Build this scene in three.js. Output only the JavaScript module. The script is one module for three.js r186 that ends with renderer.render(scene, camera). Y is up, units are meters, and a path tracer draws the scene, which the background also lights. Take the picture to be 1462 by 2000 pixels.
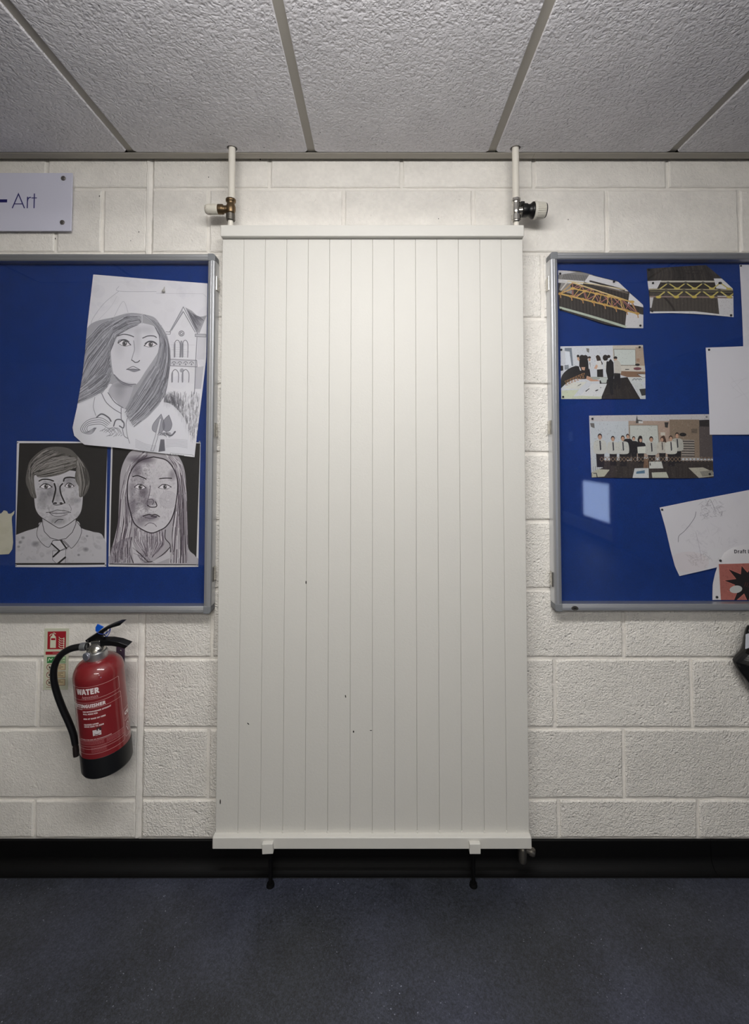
import * as THREE from 'three';
import { mergeGeometries } from 'three/addons/utils/BufferGeometryUtils.js';
import { RoundedBoxGeometry } from 'three/addons/geometries/RoundedBoxGeometry.js';
import { RectAreaLightUniformsLib } from 'three/addons/lights/RectAreaLightUniformsLib.js';

// ------------------------------------------------------------------ camera, light, exposure
RectAreaLightUniformsLib.init();
const scene = new THREE.Scene();
const W = 1462, H = 2000;
const FOCAL = 910, PX = 737, PY = 841, PITCH = 0.0355;        // pixels, principal point, upward pitch
const CAM = new THREE.Vector3(0, 1.35, 1.55);
const camera = new THREE.PerspectiveCamera(2 * Math.atan(H / 2 / FOCAL) * 180 / Math.PI, W / H, 0.05, 40);
camera.position.copy(CAM);
camera.rotation.x = PITCH;
camera.setViewOffset(W, H, W / 2 - PX, H / 2 - PY, W, H);
const renderer = new THREE.WebGLRenderer({ antialias: true });
renderer.toneMapping = THREE.LinearToneMapping;
renderer.toneMappingExposure = 1.15;
renderer.shadowMap.enabled = true;
scene.background = new THREE.Color(0x000000);
const LAMP = { color: new THREE.Color(1.0, 0.993, 0.985), nits: 30, side: 16, y0: 2.16, h: 0.085 };
const LAMPS = [                                                // centre x, centre z, turned a quarter, strength
  [0.0, 1.15, false, 1.0], [0.01, 3.0, false, 1.0], [2.1, 5.4, true, 0.4],
];

// ------------------------------------------------------------------ helpers
function rngOf(seed) { let a = seed >>> 0; return () => { a = (a + 0x6d2b79f5) | 0; let t = Math.imul(a ^ (a >>> 15), 1 | a); t = (t + Math.imul(t ^ (t >>> 7), 61 | t)) ^ t; return ((t ^ (t >>> 14)) >>> 0) / 4294967296; }; }
const CP = Math.cos(PITCH), SP = Math.sin(PITCH);
function ray(px, py) { const x = (px - PX) / FOCAL, y = (PY - py) / FOCAL; return new THREE.Vector3(x, y * CP + SP, y * SP - CP); }
function U(px, py, z = 0) { const d = ray(px, py), t = (z - CAM.z) / d.z; return CAM.clone().addScaledVector(d, t); }   // photo pixel -> point on a plane parallel to the wall
function UH(px, py, y) { const d = ray(px, py), t = (y - CAM.y) / d.y; return CAM.clone().addScaledVector(d, t); }        // photo pixel -> point on a level plane
const smooth = (a, b, x) => { const t = Math.min(1, Math.max(0, (x - a) / (b - a))); return t * t * (3 - 2 * t); };
const taken = {};
function numbered(n) { const k = taken[n] = (taken[n] ?? -1) + 1; return k ? n + '_' + String(k).padStart(3, '0') : n; }
function mesh(name, geometry, material, parent) {
  const m = new THREE.Mesh(geometry, material); m.name = name; m.castShadow = m.receiveShadow = true; parent.add(m); return m;
}
function group(name, x = 0, y = 0, z = 0) { const g = new THREE.Group(); g.name = numbered(name); g.position.set(x, y, z); scene.add(g); return g; }
function tag(o, label, category, grp) { o.userData.label = label; o.userData.category = category; if (grp) o.userData.group = grp; return o; }
function structure(o, label, category) { o.userData.kind = 'structure'; o.userData.label = label; o.userData.category = category; return o; }
// metres as texture coordinates, by the way each face points
function metric(geo, ox = 0, oy = 0) {
  const g = geo.index ? geo.toNonIndexed() : geo, p = g.attributes.position, uv = new Float32Array(p.count * 2);
  const a = new THREE.Vector3(), b = new THREE.Vector3(), c = new THREE.Vector3();
  for (let i = 0; i < p.count; i += 3) {
    a.fromBufferAttribute(p, i); b.fromBufferAttribute(p, i + 1).sub(a); c.fromBufferAttribute(p, i + 2).sub(a); b.cross(c);
    const nx = Math.abs(b.x), ny = Math.abs(b.y), nz = Math.abs(b.z);
    for (let k = i; k < i + 3; k++) {
      const x = p.getX(k), y = p.getY(k), z = p.getZ(k);
      uv[2 * k] = (nz >= nx && nz >= ny ? x : ny >= nx ? x : z) + ox; uv[2 * k + 1] = (nz >= nx && nz >= ny ? y : ny >= nx ? z : y) + oy;
    }
  }
  g.setAttribute('uv', new THREE.BufferAttribute(uv, 2)); return g;
}
function box(x0, x1, y0, y1, z0, z1, r = 0) {
  const w = x1 - x0, h = y1 - y0, d = z1 - z0;
  const g = r ? new RoundedBoxGeometry(w, h, d, 3, r) : new THREE.BoxGeometry(w, h, d);
  g.translate((x0 + x1) / 2, (y0 + y1) / 2, (z0 + z1) / 2); return metric(g);
}
function lathe(points, seg = 40) { return new THREE.LatheGeometry(points.map(([r, y]) => new THREE.Vector2(r, y)), seg); }
function between(geo, a, b) {   // a shape made along +y from 0, moved so that it runs from a towards b
  const d = b.clone().sub(a).normalize(); geo.applyQuaternion(new THREE.Quaternion().setFromUnitVectors(new THREE.Vector3(0, 1, 0), d)); geo.translate(a.x, a.y, a.z); return geo;
}
const merge = (list) => mergeGeometries(list.map((g) => { const n = g.index ? g.toNonIndexed() : g.clone(); for (const k of Object.keys(n.attributes)) if (!['position', 'normal', 'uv'].includes(k)) n.deleteAttribute(k); return n; }));
const std = (color, roughness = 0.6, metalness = 0, more = {}) => new THREE.MeshStandardMaterial({ color, roughness, metalness, ...more });
const lin = (r, g, b) => new THREE.Color().setRGB(r, g, b);

// tiling noise on an n x n grid, cells per side
function noiseGrid(n, cells, rnd) {
  const lat = new Float32Array(cells * cells); for (let i = 0; i < lat.length; i++) lat[i] = rnd();
  const out = new Float32Array(n * n);
  for (let y = 0; y < n; y++) {
    const fy = y / n * cells, y0 = Math.floor(fy), ty = fy - y0, sy = ty * ty * (3 - 2 * ty), a = (y0 % cells) * cells, b = ((y0 + 1) % cells) * cells;
    for (let x = 0; x < n; x++) {
      const fx = x / n * cells, x0 = Math.floor(fx), tx = fx - x0, sx = tx * tx * (3 - 2 * tx), c = x0 % cells, d = (x0 + 1) % cells;
      out[y * n + x] = (lat[a + c] * (1 - sx) + lat[a + d] * sx) * (1 - sy) + (lat[b + c] * (1 - sx) + lat[b + d] * sx) * sy;
    }
  }
  return out;
}
function pits(n, count, rmin, rmax, rnd) {   // 0..1 dimples, wrapped round the edges
  const out = new Float32Array(n * n);
  for (let k = 0; k < count; k++) {
    const cx = rnd() * n, cy = rnd() * n, r = rmin + (rmax - rmin) * rnd() ** 2, e = 0.5 + rnd(), t = rnd() * Math.PI, co = Math.cos(t), si = Math.sin(t), R = Math.ceil(r * 1.6), dep = 0.4 + 0.6 * rnd();
    for (let y = -R; y <= R; y++) for (let x = -R; x <= R; x++) {
      const u = (x * co + y * si) / r * e, v = (-x * si + y * co) / r / e * 0.9, q = u * u + v * v;
      if (q < 1) { const i = (((cy + y) | 0) + n) % n * n + (((cx + x) | 0) + n) % n; out[i] = Math.max(out[i], (1 - q) * dep); }
    }
  }
  return out;
}
function grey(n, f, metres, offset) {
  const d = new Uint8Array(n * n * 4);
  for (let i = 0; i < n * n; i++) { const v = Math.max(0, Math.min(255, f(i) * 255)); d[4 * i] = d[4 * i + 1] = d[4 * i + 2] = v; d[4 * i + 3] = 255; }
  return dataTexture(d, n, metres);
}
function dataTexture(d, n, metres, srgb) {
  const t = new THREE.DataTexture(d, n, n); t.wrapS = t.wrapT = THREE.RepeatWrapping; t.magFilter = THREE.LinearFilter; t.repeat.set(1 / metres, 1 / metres);
  if (srgb) t.colorSpace = THREE.SRGBColorSpace; t.needsUpdate = true; return t;
}
function tinted(n, f, metres) {
  const d = new Uint8Array(n * n * 4), c = [0, 0, 0];
  for (let i = 0; i < n * n; i++) { f(i, c); d[4 * i] = c[0]; d[4 * i + 1] = c[1]; d[4 * i + 2] = c[2]; d[4 * i + 3] = 255; }
  return dataTexture(d, n, metres, true);
}

// ------------------------------------------------------------------ materials
const rnd = rngOf(7);
const N = 1024;
const wallBump = (() => {
  const a = noiseGrid(N, 150, rnd), b = noiseGrid(N, 290, rnd), c = noiseGrid(N, 36, rnd), m = noiseGrid(N, 6, rnd), p = pits(N, 620, 3, 11, rnd), q = pits(N, 4200, 2, 5, rnd);
  return grey(N, (i) => 0.62 + (a[i] - 0.5) * 0.34 + (b[i] - 0.5) * 0.22 + (c[i] - 0.5) * 0.16 - p[i] * 0.5 * smooth(0.35, 0.7, m[i]) - q[i] * 0.22, 0.62);
})();
const wallColor = (() => {
  const a = noiseGrid(512, 40, rnd), b = noiseGrid(512, 9, rnd), c = noiseGrid(512, 200, rnd);
  return tinted(512, (i, o) => { const k = 1 + (a[i] - 0.5) * 0.035 + (b[i] - 0.5) * 0.05 + (c[i] - 0.5) * 0.03; o[0] = 236 * k; o[1] = 232 * k; o[2] = 225 * k; }, 1.7);
})();
const tileBump = (() => {
  const a = noiseGrid(N, 74, rnd), b = noiseGrid(N, 140, rnd), c = noiseGrid(N, 260, rnd), p = pits(N, 3600, 3, 10, rnd);
  return grey(N, (i) => 0.7 + (a[i] - 0.5) * 0.28 + (b[i] - 0.5) * 0.28 + (c[i] - 0.5) * 0.14 - p[i] * 0.55, 0.62);
})();
const tileColor = (() => {
  const p = pits(N, 240, 1.5, 4, rnd), b = noiseGrid(N, 7, rnd), c = noiseGrid(N, 120, rnd);
  return tinted(N, (i, o) => { const k = (1 + (b[i] - 0.5) * 0.05 + (c[i] - 0.5) * 0.06) * (1 - 0.55 * smooth(0.25, 0.8, p[i])); o[0] = 221 * k; o[1] = 219 * k; o[2] = 223 * k; }, 0.71);
})();
const floorColor = (() => {
  const n = 2048, a = noiseGrid(n, 9, rnd), b = noiseGrid(n, 400, rnd), c = noiseGrid(n, 30, rnd), p = pits(n, 11000, 0.8, 2.4, rnd), m = noiseGrid(n, 16, rnd), f = noiseGrid(n, 1024, rnd);
  return tinted(n, (i, o) => {
    const k = 1 + (a[i] - 0.5) * 0.25 + (b[i] - 0.5) * 0.3 + (c[i] - 0.5) * 0.2 + (f[i] - 0.5) * 0.5, s = smooth(0.3, 0.9, p[i]) * (0.25 + 0.9 * smooth(0.35, 0.8, m[i]));
    o[0] = Math.min(255, 52 * k + 110 * s); o[1] = Math.min(255, 55 * k + 112 * s); o[2] = Math.min(255, 65 * k + 116 * s + 8 * (a[i] - 0.5));
  }, 1.9);
})();
const floorBump = (() => { const a = noiseGrid(N, 300, rnd), b = noiseGrid(N, 120, rnd); return grey(N, (i) => a[i] * 0.6 + b[i] * 0.4, 0.6); })();
const feltBump = (() => { const a = noiseGrid(512, 256, rnd), b = noiseGrid(512, 120, rnd); return grey(512, (i) => a[i] * 0.7 + b[i] * 0.3, 0.25); })();
const feltColor = (() => { const a = noiseGrid(512, 256, rnd), b = noiseGrid(512, 12, rnd); return tinted(512, (i, o) => { const k = 0.88 + a[i] * 0.2 + (b[i] - 0.5) * 0.06; o[0] = 4 * k; o[1] = 50 * k; o[2] = 124 * k; }, 0.3); })();
const paintBump = (() => { const a = noiseGrid(512, 60, rnd), b = noiseGrid(512, 170, rnd); return grey(512, (i) => a[i] * 0.5 + b[i] * 0.5, 0.35); })();
const M = {
  block: std(0xffffff, 0.62, 0, { map: wallColor, bumpMap: wallBump, bumpScale: 0.0044 }),
  blockSmooth: std(0xffffff, 0.6, 0, { map: wallColor, bumpMap: wallBump, bumpScale: 0.0017 }),
  mortar: std(0xffffff, 0.7, 0, { map: wallColor, bumpMap: wallBump, bumpScale: 0.0012 }),
  plain: std(0xd9d4c8, 0.75),
  tile: std(0xffffff, 0.9, 0, { map: tileColor, bumpMap: tileBump, bumpScale: 0.0032 }),
  grid: std(0xa8a39a, 0.5),
  plenum: std(0x2b2927, 0.9),
  skirting: new THREE.MeshPhysicalMaterial({ color: 0x050506, roughness: 0.6, specularIntensity: 0.4 }),
  floor: std(0xffffff, 0.5, 0, { map: floorColor, bumpMap: floorBump, bumpScale: 0.0005 }),
  alu: std(0xb4b6ba, 0.42, 0.75),
  aluBright: std(0xd2d4d8, 0.35, 0.7),
  cap: std(0x7d8084, 0.5),
  felt: std(0xffffff, 0.95, 0, { map: feltColor, bumpMap: feltBump, bumpScale: 0.0006 }),
  glass: new THREE.MeshPhysicalMaterial({ color: 0xffffff, roughness: 0.03, transmission: 1, thickness: 0, ior: 1.5 }),
  pipe: std(0xe6e1d6, 0.35),
  brass: std(0x75624a, 0.38, 0.9),
  chrome: std(0xc9c6c0, 0.2, 0.95),
  dullMetal: std(0x77736c, 0.4, 0.9),
  black: std(0x0b0b0c, 0.35),
  blackRubber: std(0x111214, 0.42),
  whitePlastic: std(0xd9d5ca, 0.4),
  wornPlastic: null,
  pin: std(0x15161a, 0.3),
  pinGrey: std(0x8d8d92, 0.35),
  pinWhite: std(0xb4b1ab, 0.35),
};

// ------------------------------------------------------------------ room shell
const ceilingY = UH(PX, 291, 2.32).y;   // tiles' lower face
const CY = 2.32, TRIM0 = 0.018, TRIM1 = 0.048;
// block wall: courses read from the photograph
const courseY = [368.5, 494, 622, 752, 885, 1018, 1151, 1286, 1423, 1561].map((y) => U(1060, y, 0).y);
const rows = []; { const top = 2.5, bottom = 0.085; let y1 = top; for (const y of courseY) { rows.push([y, y1]); y1 = y; } rows.push([bottom, y1]); }
const MJ = -0.772, MJW = 0.011;         // upright movement joint, half width
const X = (px, py) => U(px, py, 0).x;
const wallL = -5, wallR = 3.2;
const known = {
  0: [X(526, 340), X(784, 340), X(1042, 340), X(1303, 340)], 1: [X(407, 430), X(671, 430), X(924, 430), X(1184, 430)], 2: [X(1059, 560)],
  7: [X(1218, 1240)], 8: [X(1083, 1350), X(1350, 1350)], 9: [X(1218, 1490)], 10: [X(1091, 1600), X(1363, 1600)],
};
const knownLeft = { 0: [X(91, 340)], 1: [X(200, 430), X(108, 480)], 8: [X(75, 1350)], 10: [X(67, 1600)] };
const wallBack = new THREE.Group(); wallBack.name = 'wall_back'; scene.add(wallBack);
structure(wallBack, 'cream painted concrete block wall behind the radiator', 'wall');
mesh('mortar_bed', box(wallL, wallR, -0.02, 2.6, -0.15, -0.0055), M.mortar, wallBack);
const brnd = rngOf(21);
function blockGeometry(x0, x1, y0, y1, c) {
  // outline points with a slightly ragged edge, three rings: root, arris, face
  const pts = [], step = 0.035, j = () => (brnd() - 0.5) * 0.0016;
  const run = (ax, ay, bx, by) => { const n = Math.max(2, Math.round(Math.hypot(bx - ax, by - ay) / step)); for (let k = 0; k < n; k++) pts.push([ax + (bx - ax) * k / n + j(), ay + (by - ay) * k / n + j()]); };
  run(x0, y0, x1, y0); run(x1, y0, x1, y1); run(x1, y1, x0, y1); run(x0, y1, x0, y0);
  const cx = (x0 + x1) / 2, cy = (y0 + y1) / 2, n = pts.length, pos = [];
  const inn = pts.map(([x, y]) => { const e = c * (0.7 + 0.8 * brnd()); return [x + Math.sign(cx - x) * Math.min(e, Math.abs(cx - x)) * (Math.abs(Math.abs(x - cx) - (x1 - x0) / 2) < 0.004 ? 1 : 0), y + Math.sign(cy - y) * e * (Math.abs(Math.abs(y - cy) - (y1 - y0) / 2) < 0.004 ? 1 : 0)]; });
  const z0 = -0.008, z1 = -c * 0.75, f = 0;
  for (let k = 0; k < n; k++) {
    const a = pts[k], b = pts[(k + 1) % n], c1 = inn[k], d = inn[(k + 1) % n];
    pos.push(a[0], a[1], z0, b[0], b[1], z0, b[0], b[1], z1, a[0], a[1], z0, b[0], b[1], z1, a[0], a[1], z1);
    pos.push(a[0], a[1], z1, b[0], b[1], z1, d[0], d[1], f, a[0], a[1], z1, d[0], d[1], f, c1[0], c1[1], f);
    pos.push(cx, cy, f, c1[0], c1[1], f, d[0], d[1], f);
  }
  const g = new THREE.BufferGeometry(); g.setAttribute('position', new THREE.Float32BufferAttribute(pos, 3)); g.computeVertexNormals();
  return metric(g, brnd() * 3, brnd() * 3);
}
const J = 0.0052;
rows.forEach(([y0, y1], r) => {
  const base = r % 2 ? X(1218, 1300) : X(1084, 1350);
  let right = known[r] ? known[r].slice() : [base];
  while (right[right.length - 1] < wallR) right.push(right[right.length - 1] + 0.45);
  while (right[0] - 0.45 > MJ + 0.06) right.unshift(right[0] - 0.45);
  right = right.filter((x) => x > MJ + 0.05 && x < wallR - 0.05);
  let left = knownLeft[r] ? knownLeft[r].slice() : [MJ - (r % 2 ? 0.55 : 0.33)];
  left.sort((a, b) => b - a); while (left[left.length - 1] > wallL) left.push(left[left.length - 1] - 0.45);
  const cuts = [...left.reverse().filter((x) => x > wallL + 0.05), MJ, ...right];
  let prev = wallL;
  for (const x of [...cuts, wallR]) {
    const a = prev + (prev === wallL ? 0 : prev === MJ ? MJW : J), b = x - (x === wallR ? 0 : x === MJ ? MJW : J);
    prev = x;
    if (b < -2 || a > 1.7) { continue; }
    const g = blockGeometry(a, b, y0 + J, y1 - J, 0.0035);
    const m = mesh('block', g, a < MJ || r < 2 ? M.blockSmooth : M.block, wallBack);
    m.position.z = (brnd() - 0.5) * 0.0012;
  }
});
// the raised bead of filler that runs up the movement joint
{
  const bead = new THREE.BufferGeometry(), pos = [], y0 = 0.09, y1 = 2.34, n = 140; let last = null;
  for (let k = 0; k <= n; k++) {
    const y = y0 + (y1 - y0) * k / n, s = (brnd() - 0.5) * 0.0018, w = MJW * (0.95 + 0.25 * brnd());
    const ring = [[-w, -0.001], [-w * 0.75, 0.0024], [-w * 0.2, 0.0016], [w * 0.25, -0.003], [w * 0.6, -0.0045], [w, -0.001]].map(([x, z]) => [MJ + x + s, y, z]);
    if (last) for (let i = 0; i < 5; i++) pos.push(...last[i], ...last[i + 1], ...ring[i + 1], ...last[i], ...ring[i + 1], ...ring[i]);
    last = ring;
  }
  bead.setAttribute('position', new THREE.Float32BufferAttribute(pos, 3)); bead.computeVertexNormals();
  mesh('filler_bead', metric(bead), M.mortar, wallBack);
}
// small chips and old fixing holes in the paint
for (const [px, py, r] of [[271, 453, 2], [194, 383, 2.2], [108, 466, 2.2], [508, 311, 2.6], [407, 346, 1.8], [1109, 429, 1.8], [856, 427, 1.6], [255, 470, 1.5]]) {
  const p = U(px, py, 0.0006); const g = new THREE.SphereGeometry(r * 0.0009, 8, 6); g.scale(0.8, 1.5, 0.35); g.translate(p.x, p.y, p.z); mesh('paint_chip', g, M.plenum, wallBack);
}

const floorMesh = mesh('floor', box(wallL, wallR, -0.1, 0, -0.1, 8), M.floor, scene); structure(floorMesh, 'dark blue grey speckled safety vinyl floor', 'floor');
// coved black skirting, in two lengths that butt at the joint on the right
{
  const top = U(PX, 1641, 0.006).y, R = 0.034, sec = [[0, 0], [0, top], [0.0045, top], [0.0065, top - 0.002], [0.0065, R]];
  for (let k = 1; k <= 10; k++) { const a = k / 10 * Math.PI / 2; sec.push([0.0065 + R * (1 - Math.cos(a)), R * (1 - Math.sin(a)) + 0.0016]); }
  sec.push([0.0065 + R + 0.001, 0]);
  const shape = new THREE.Shape(sec.map(([z, y]) => new THREE.Vector2(z, y)));
  const b = new THREE.Group(); b.name = 'baseboard_back'; scene.add(b); structure(b, 'black coved vinyl skirting along the foot of the block wall', 'skirting');
  const xj = U(1388, 1672, 0.0065).x;
  for (const [a, c] of [[wallL, xj - 0.0008], [xj + 0.0008, wallR]]) {
    const g = new THREE.ExtrudeGeometry(shape, { depth: c - a, bevelEnabled: false }); g.rotateY(-Math.PI / 2); g.scale(-1, 1, 1);   // (z, y, along) -> (along, y, z)
    const p = g.attributes.position; for (let i = 0; i < p.count; i++) p.setXYZ(i, Math.abs(p.getX(i)) + a, p.getY(i), Math.abs(p.getZ(i)));
    const f = g.toNonIndexed(); f.computeVertexNormals(); mesh('skirting_length', metric(f), M.skirting, b);
  }
}
// ceiling: lay-in tiles on a painted grid, edge trim standing a little off the wall
const ceiling = new THREE.Group(); ceiling.name = 'ceiling'; scene.add(ceiling); structure(ceiling, 'suspended ceiling of pitted white mineral tiles on a grey grid', 'ceiling');
const barX = [248, 606, 962].map((x) => UH(x, 290, CY).x); const pitchX = (barX[2] - barX[0]) / 2;
const bars = []; for (let k = -3; k <= 4; k++) bars.push(barX[1] + k * pitchX);
const pipeX = [U(452.5, 330, 0.068).x, U(1006.5, 330, 0.068).x], PIPEZ = 0.068;
const Z0 = TRIM1 + 0.001, Z1 = 1.23;
for (let k = 0; k < bars.length - 1; k++) {
  const a = bars[k] + 0.0125, b = bars[k + 1] - 0.0125, s = new THREE.Shape(); const r = 0.008;
  s.moveTo(a + r, Z0); s.lineTo(b - r, Z0); s.lineTo(b, Z0 + r); s.lineTo(b, Z1); s.lineTo(a, Z1); s.lineTo(a, Z0 + r); s.closePath();
  for (const px of pipeX) if (px > a && px < b) { const h = new THREE.Path(); h.absarc(px, PIPEZ - 0.001, 0.0165, 0, Math.PI * 2); s.holes.push(h); }
  const g = new THREE.ExtrudeGeometry(s, { depth: 0.012, bevelEnabled: true, bevelSize: 0.0025, bevelThickness: 0.0025, bevelSegments: 2, curveSegments: 20, bevelOffset: -0.0025 });
  g.rotateX(Math.PI / 2); g.translate(0, CY + 0.0145, 0);
  const t = mesh('ceiling_tile', metric(g, brnd(), brnd()), M.tile, ceiling);
}
for (const x of bars) mesh('grid_bar', box(x - 0.0125, x + 0.0125, CY + 0.0055, CY + 0.008, TRIM0 + 0.003, Z1), M.grid, ceiling);
mesh('grid_bar', box(bars[0], bars[bars.length - 1], CY + 0.0055, CY + 0.008, Z1 - 0.002, Z1 + 0.024), M.grid, ceiling);
mesh('ceiling_board', box(wallL, wallR, CY, CY + 0.02, Z1 + 0.026, 8), M.plain, ceiling);
mesh('ceiling_board', box(wallL, bars[0] - 0.013, CY, CY + 0.02, Z0, Z1 + 0.026), M.plain, ceiling);
mesh('ceiling_board', box(bars[bars.length - 1] + 0.013, wallR, CY, CY + 0.02, Z0, Z1 + 0.026), M.plain, ceiling);
mesh('ceiling_slab', box(wallL - 0.1, wallR + 0.1, 2.6, 2.7, -0.15, 8.1), M.plenum, ceiling);
{
  const t = new THREE.Group(); t.name = 'trim_1'; scene.add(t); structure(t, 'painted angle trim where the tiled ceiling meets the block wall', 'trim');
  const xs = [wallL, U(530, 300, 0.03).x, U(1041, 300, 0.03).x, wallR];
  for (let k = 0; k < 3; k++) {
    const notch = [];
    mesh('edge_angle', merge([box(xs[k] + 0.0004, xs[k + 1] - 0.0004, CY - 0.0015, CY + 0.0005, TRIM0, TRIM1), box(xs[k] + 0.0004, xs[k + 1] - 0.0004, CY + 0.0005, CY + 0.028, TRIM0, TRIM0 + 0.002)]), M.grid, t);
  }
}
// the rest of the room, out of the frame, as the glazed boards mirror it
const shell = (name, g, m, label) => structure(mesh(name, g, m, scene), label, 'wall');
shell('wall_left', box(wallL - 0.12, wallL, 0, 2.6, -0.15, 8), M.plain, 'plain painted end wall of the lobby, out of the frame');
shell('wall_right', box(wallR, wallR + 0.12, 0, 2.6, -0.15, 8.12), std(0x2c3550, 0.7), 'dark blue painted side wall that carries the purple door');
shell('wall_passage', box(0.78, 0.9, 0, 2.6, 4.02, 8), M.plain, 'plain painted passage wall, out of the frame');
shell('wall_far', box(0.78, wallR, 0, 2.6, 8, 8.12), M.plain, 'plain painted wall at the end of the passage');
{
  const w = new THREE.Group(); w.name = 'wall_front'; scene.add(w); structure(w, 'painted block wall opposite, seen only in the glazed boards', 'wall');
  mesh('mortar_bed', box(wallL, 0.9, 0, 2.6, 3.905, 4.02), M.plain, w);
  const list = [];
  for (let r = 0; r < 11; r++) for (let k = 0; k < 13; k++) { const x0 = -4.98 + k * 0.45 + (r % 2) * 0.225; if (x0 + 0.44 < 0.88) list.push(box(x0, x0 + 0.438, 0.1 + r * 0.225 - 0.1, 0.1 + r * 0.225 + 0.113, 3.9, 3.91)); }
  const o = mesh('block_courses', merge(list), M.plain, w); o.userData.kind = 'stuff';
}
// purple door with a lit lower pane and metal kick plate in the side wall
{
  const d = new THREE.Group(); d.name = 'door_1'; scene.add(d); structure(d, 'purple door with steel kick plate in the side wall', 'door');
  const purple = std(0x4a3570, 0.4), x = wallR;
  mesh('door_leaf', merge([box(x - 0.03, x, 0.06, 0.3, 4.8, 6.6), box(x - 0.03, x, 0.85, 2.05, 4.8, 6.6), box(x - 0.03, x, 0.3, 0.85, 5.75, 6.6), box(x - 0.03, x, 0.3, 0.85, 4.8, 4.92)]), purple, d);
  mesh('kick_plate', box(x - 0.034, x - 0.0305, 0.08, 0.26, 4.86, 6.54), M.aluBright, d);
  mesh('handle', box(x - 0.09, x - 0.035, 1.0, 1.03, 5.78, 5.9, 0.01), M.chrome, d);
  mesh('door_sign', box(x - 0.036, x - 0.031, 1.45, 1.6, 6.1, 6.22), std(0x9fb4e0, 0.5), d);
  mesh('lit_window_pane', box(x - 0.016, x - 0.01, 0.3, 0.85, 4.92, 5.75), std(0xdfe8ff, 0.4, 0, { emissive: 0xbcd4ff, emissiveIntensity: 2.0 }), d);
  const l = new THREE.RectAreaLight(0xbcd4ff, 2.0, 0.8, 0.5); l.position.set(x - 0.04, 0.575, 5.33); l.rotation.y = Math.PI / 2; d.add(l);
}

// ------------------------------------------------------------------ ceiling lamps (all out of the frame)
for (const [x, z, turn, k] of LAMPS) {
  const g = group('ceiling_light', x, LAMP.y0, z); if (turn) g.rotation.y = Math.PI / 2;
  tag(g, ['long white diffused ceiling batten above the radiator', 'long white diffused ceiling batten in front of the opposite block wall', 'long white diffused ceiling batten over the passage by the purple door'][LAMPS.findIndex((q) => q[0] === x)], 'ceiling light');
  const len = 1.2, wid = 0.11, h = LAMP.h;
  mesh('housing', box(-len / 2 - 0.02, len / 2 + 0.02, h, CY - LAMP.y0, -wid / 2, wid / 2), M.whitePlastic, g);
  mesh('light_diffuser', box(-len / 2, len / 2, 0, h, -wid / 2 + 0.003, wid / 2 - 0.003, 0.006), std(0xffffff, 0.5, 0, { emissive: 0xfffaf2, emissiveIntensity: 6 }), g);
  const add = (hh, nits, py, pz, rx, ry) => { const l = new THREE.RectAreaLight(LAMP.color, nits * k, len, hh); l.position.set(0, py, pz); l.rotation.set(rx, ry, 0); l.castShadow = true; g.add(l); };
  add(wid, LAMP.nits, -0.004, 0, -Math.PI / 2, 0);
  add(h, LAMP.side, h / 2, -wid / 2 - 0.004, 0, 0);
  add(h, LAMP.side, h / 2, wid / 2 + 0.004, 0, Math.PI);
}

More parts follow.
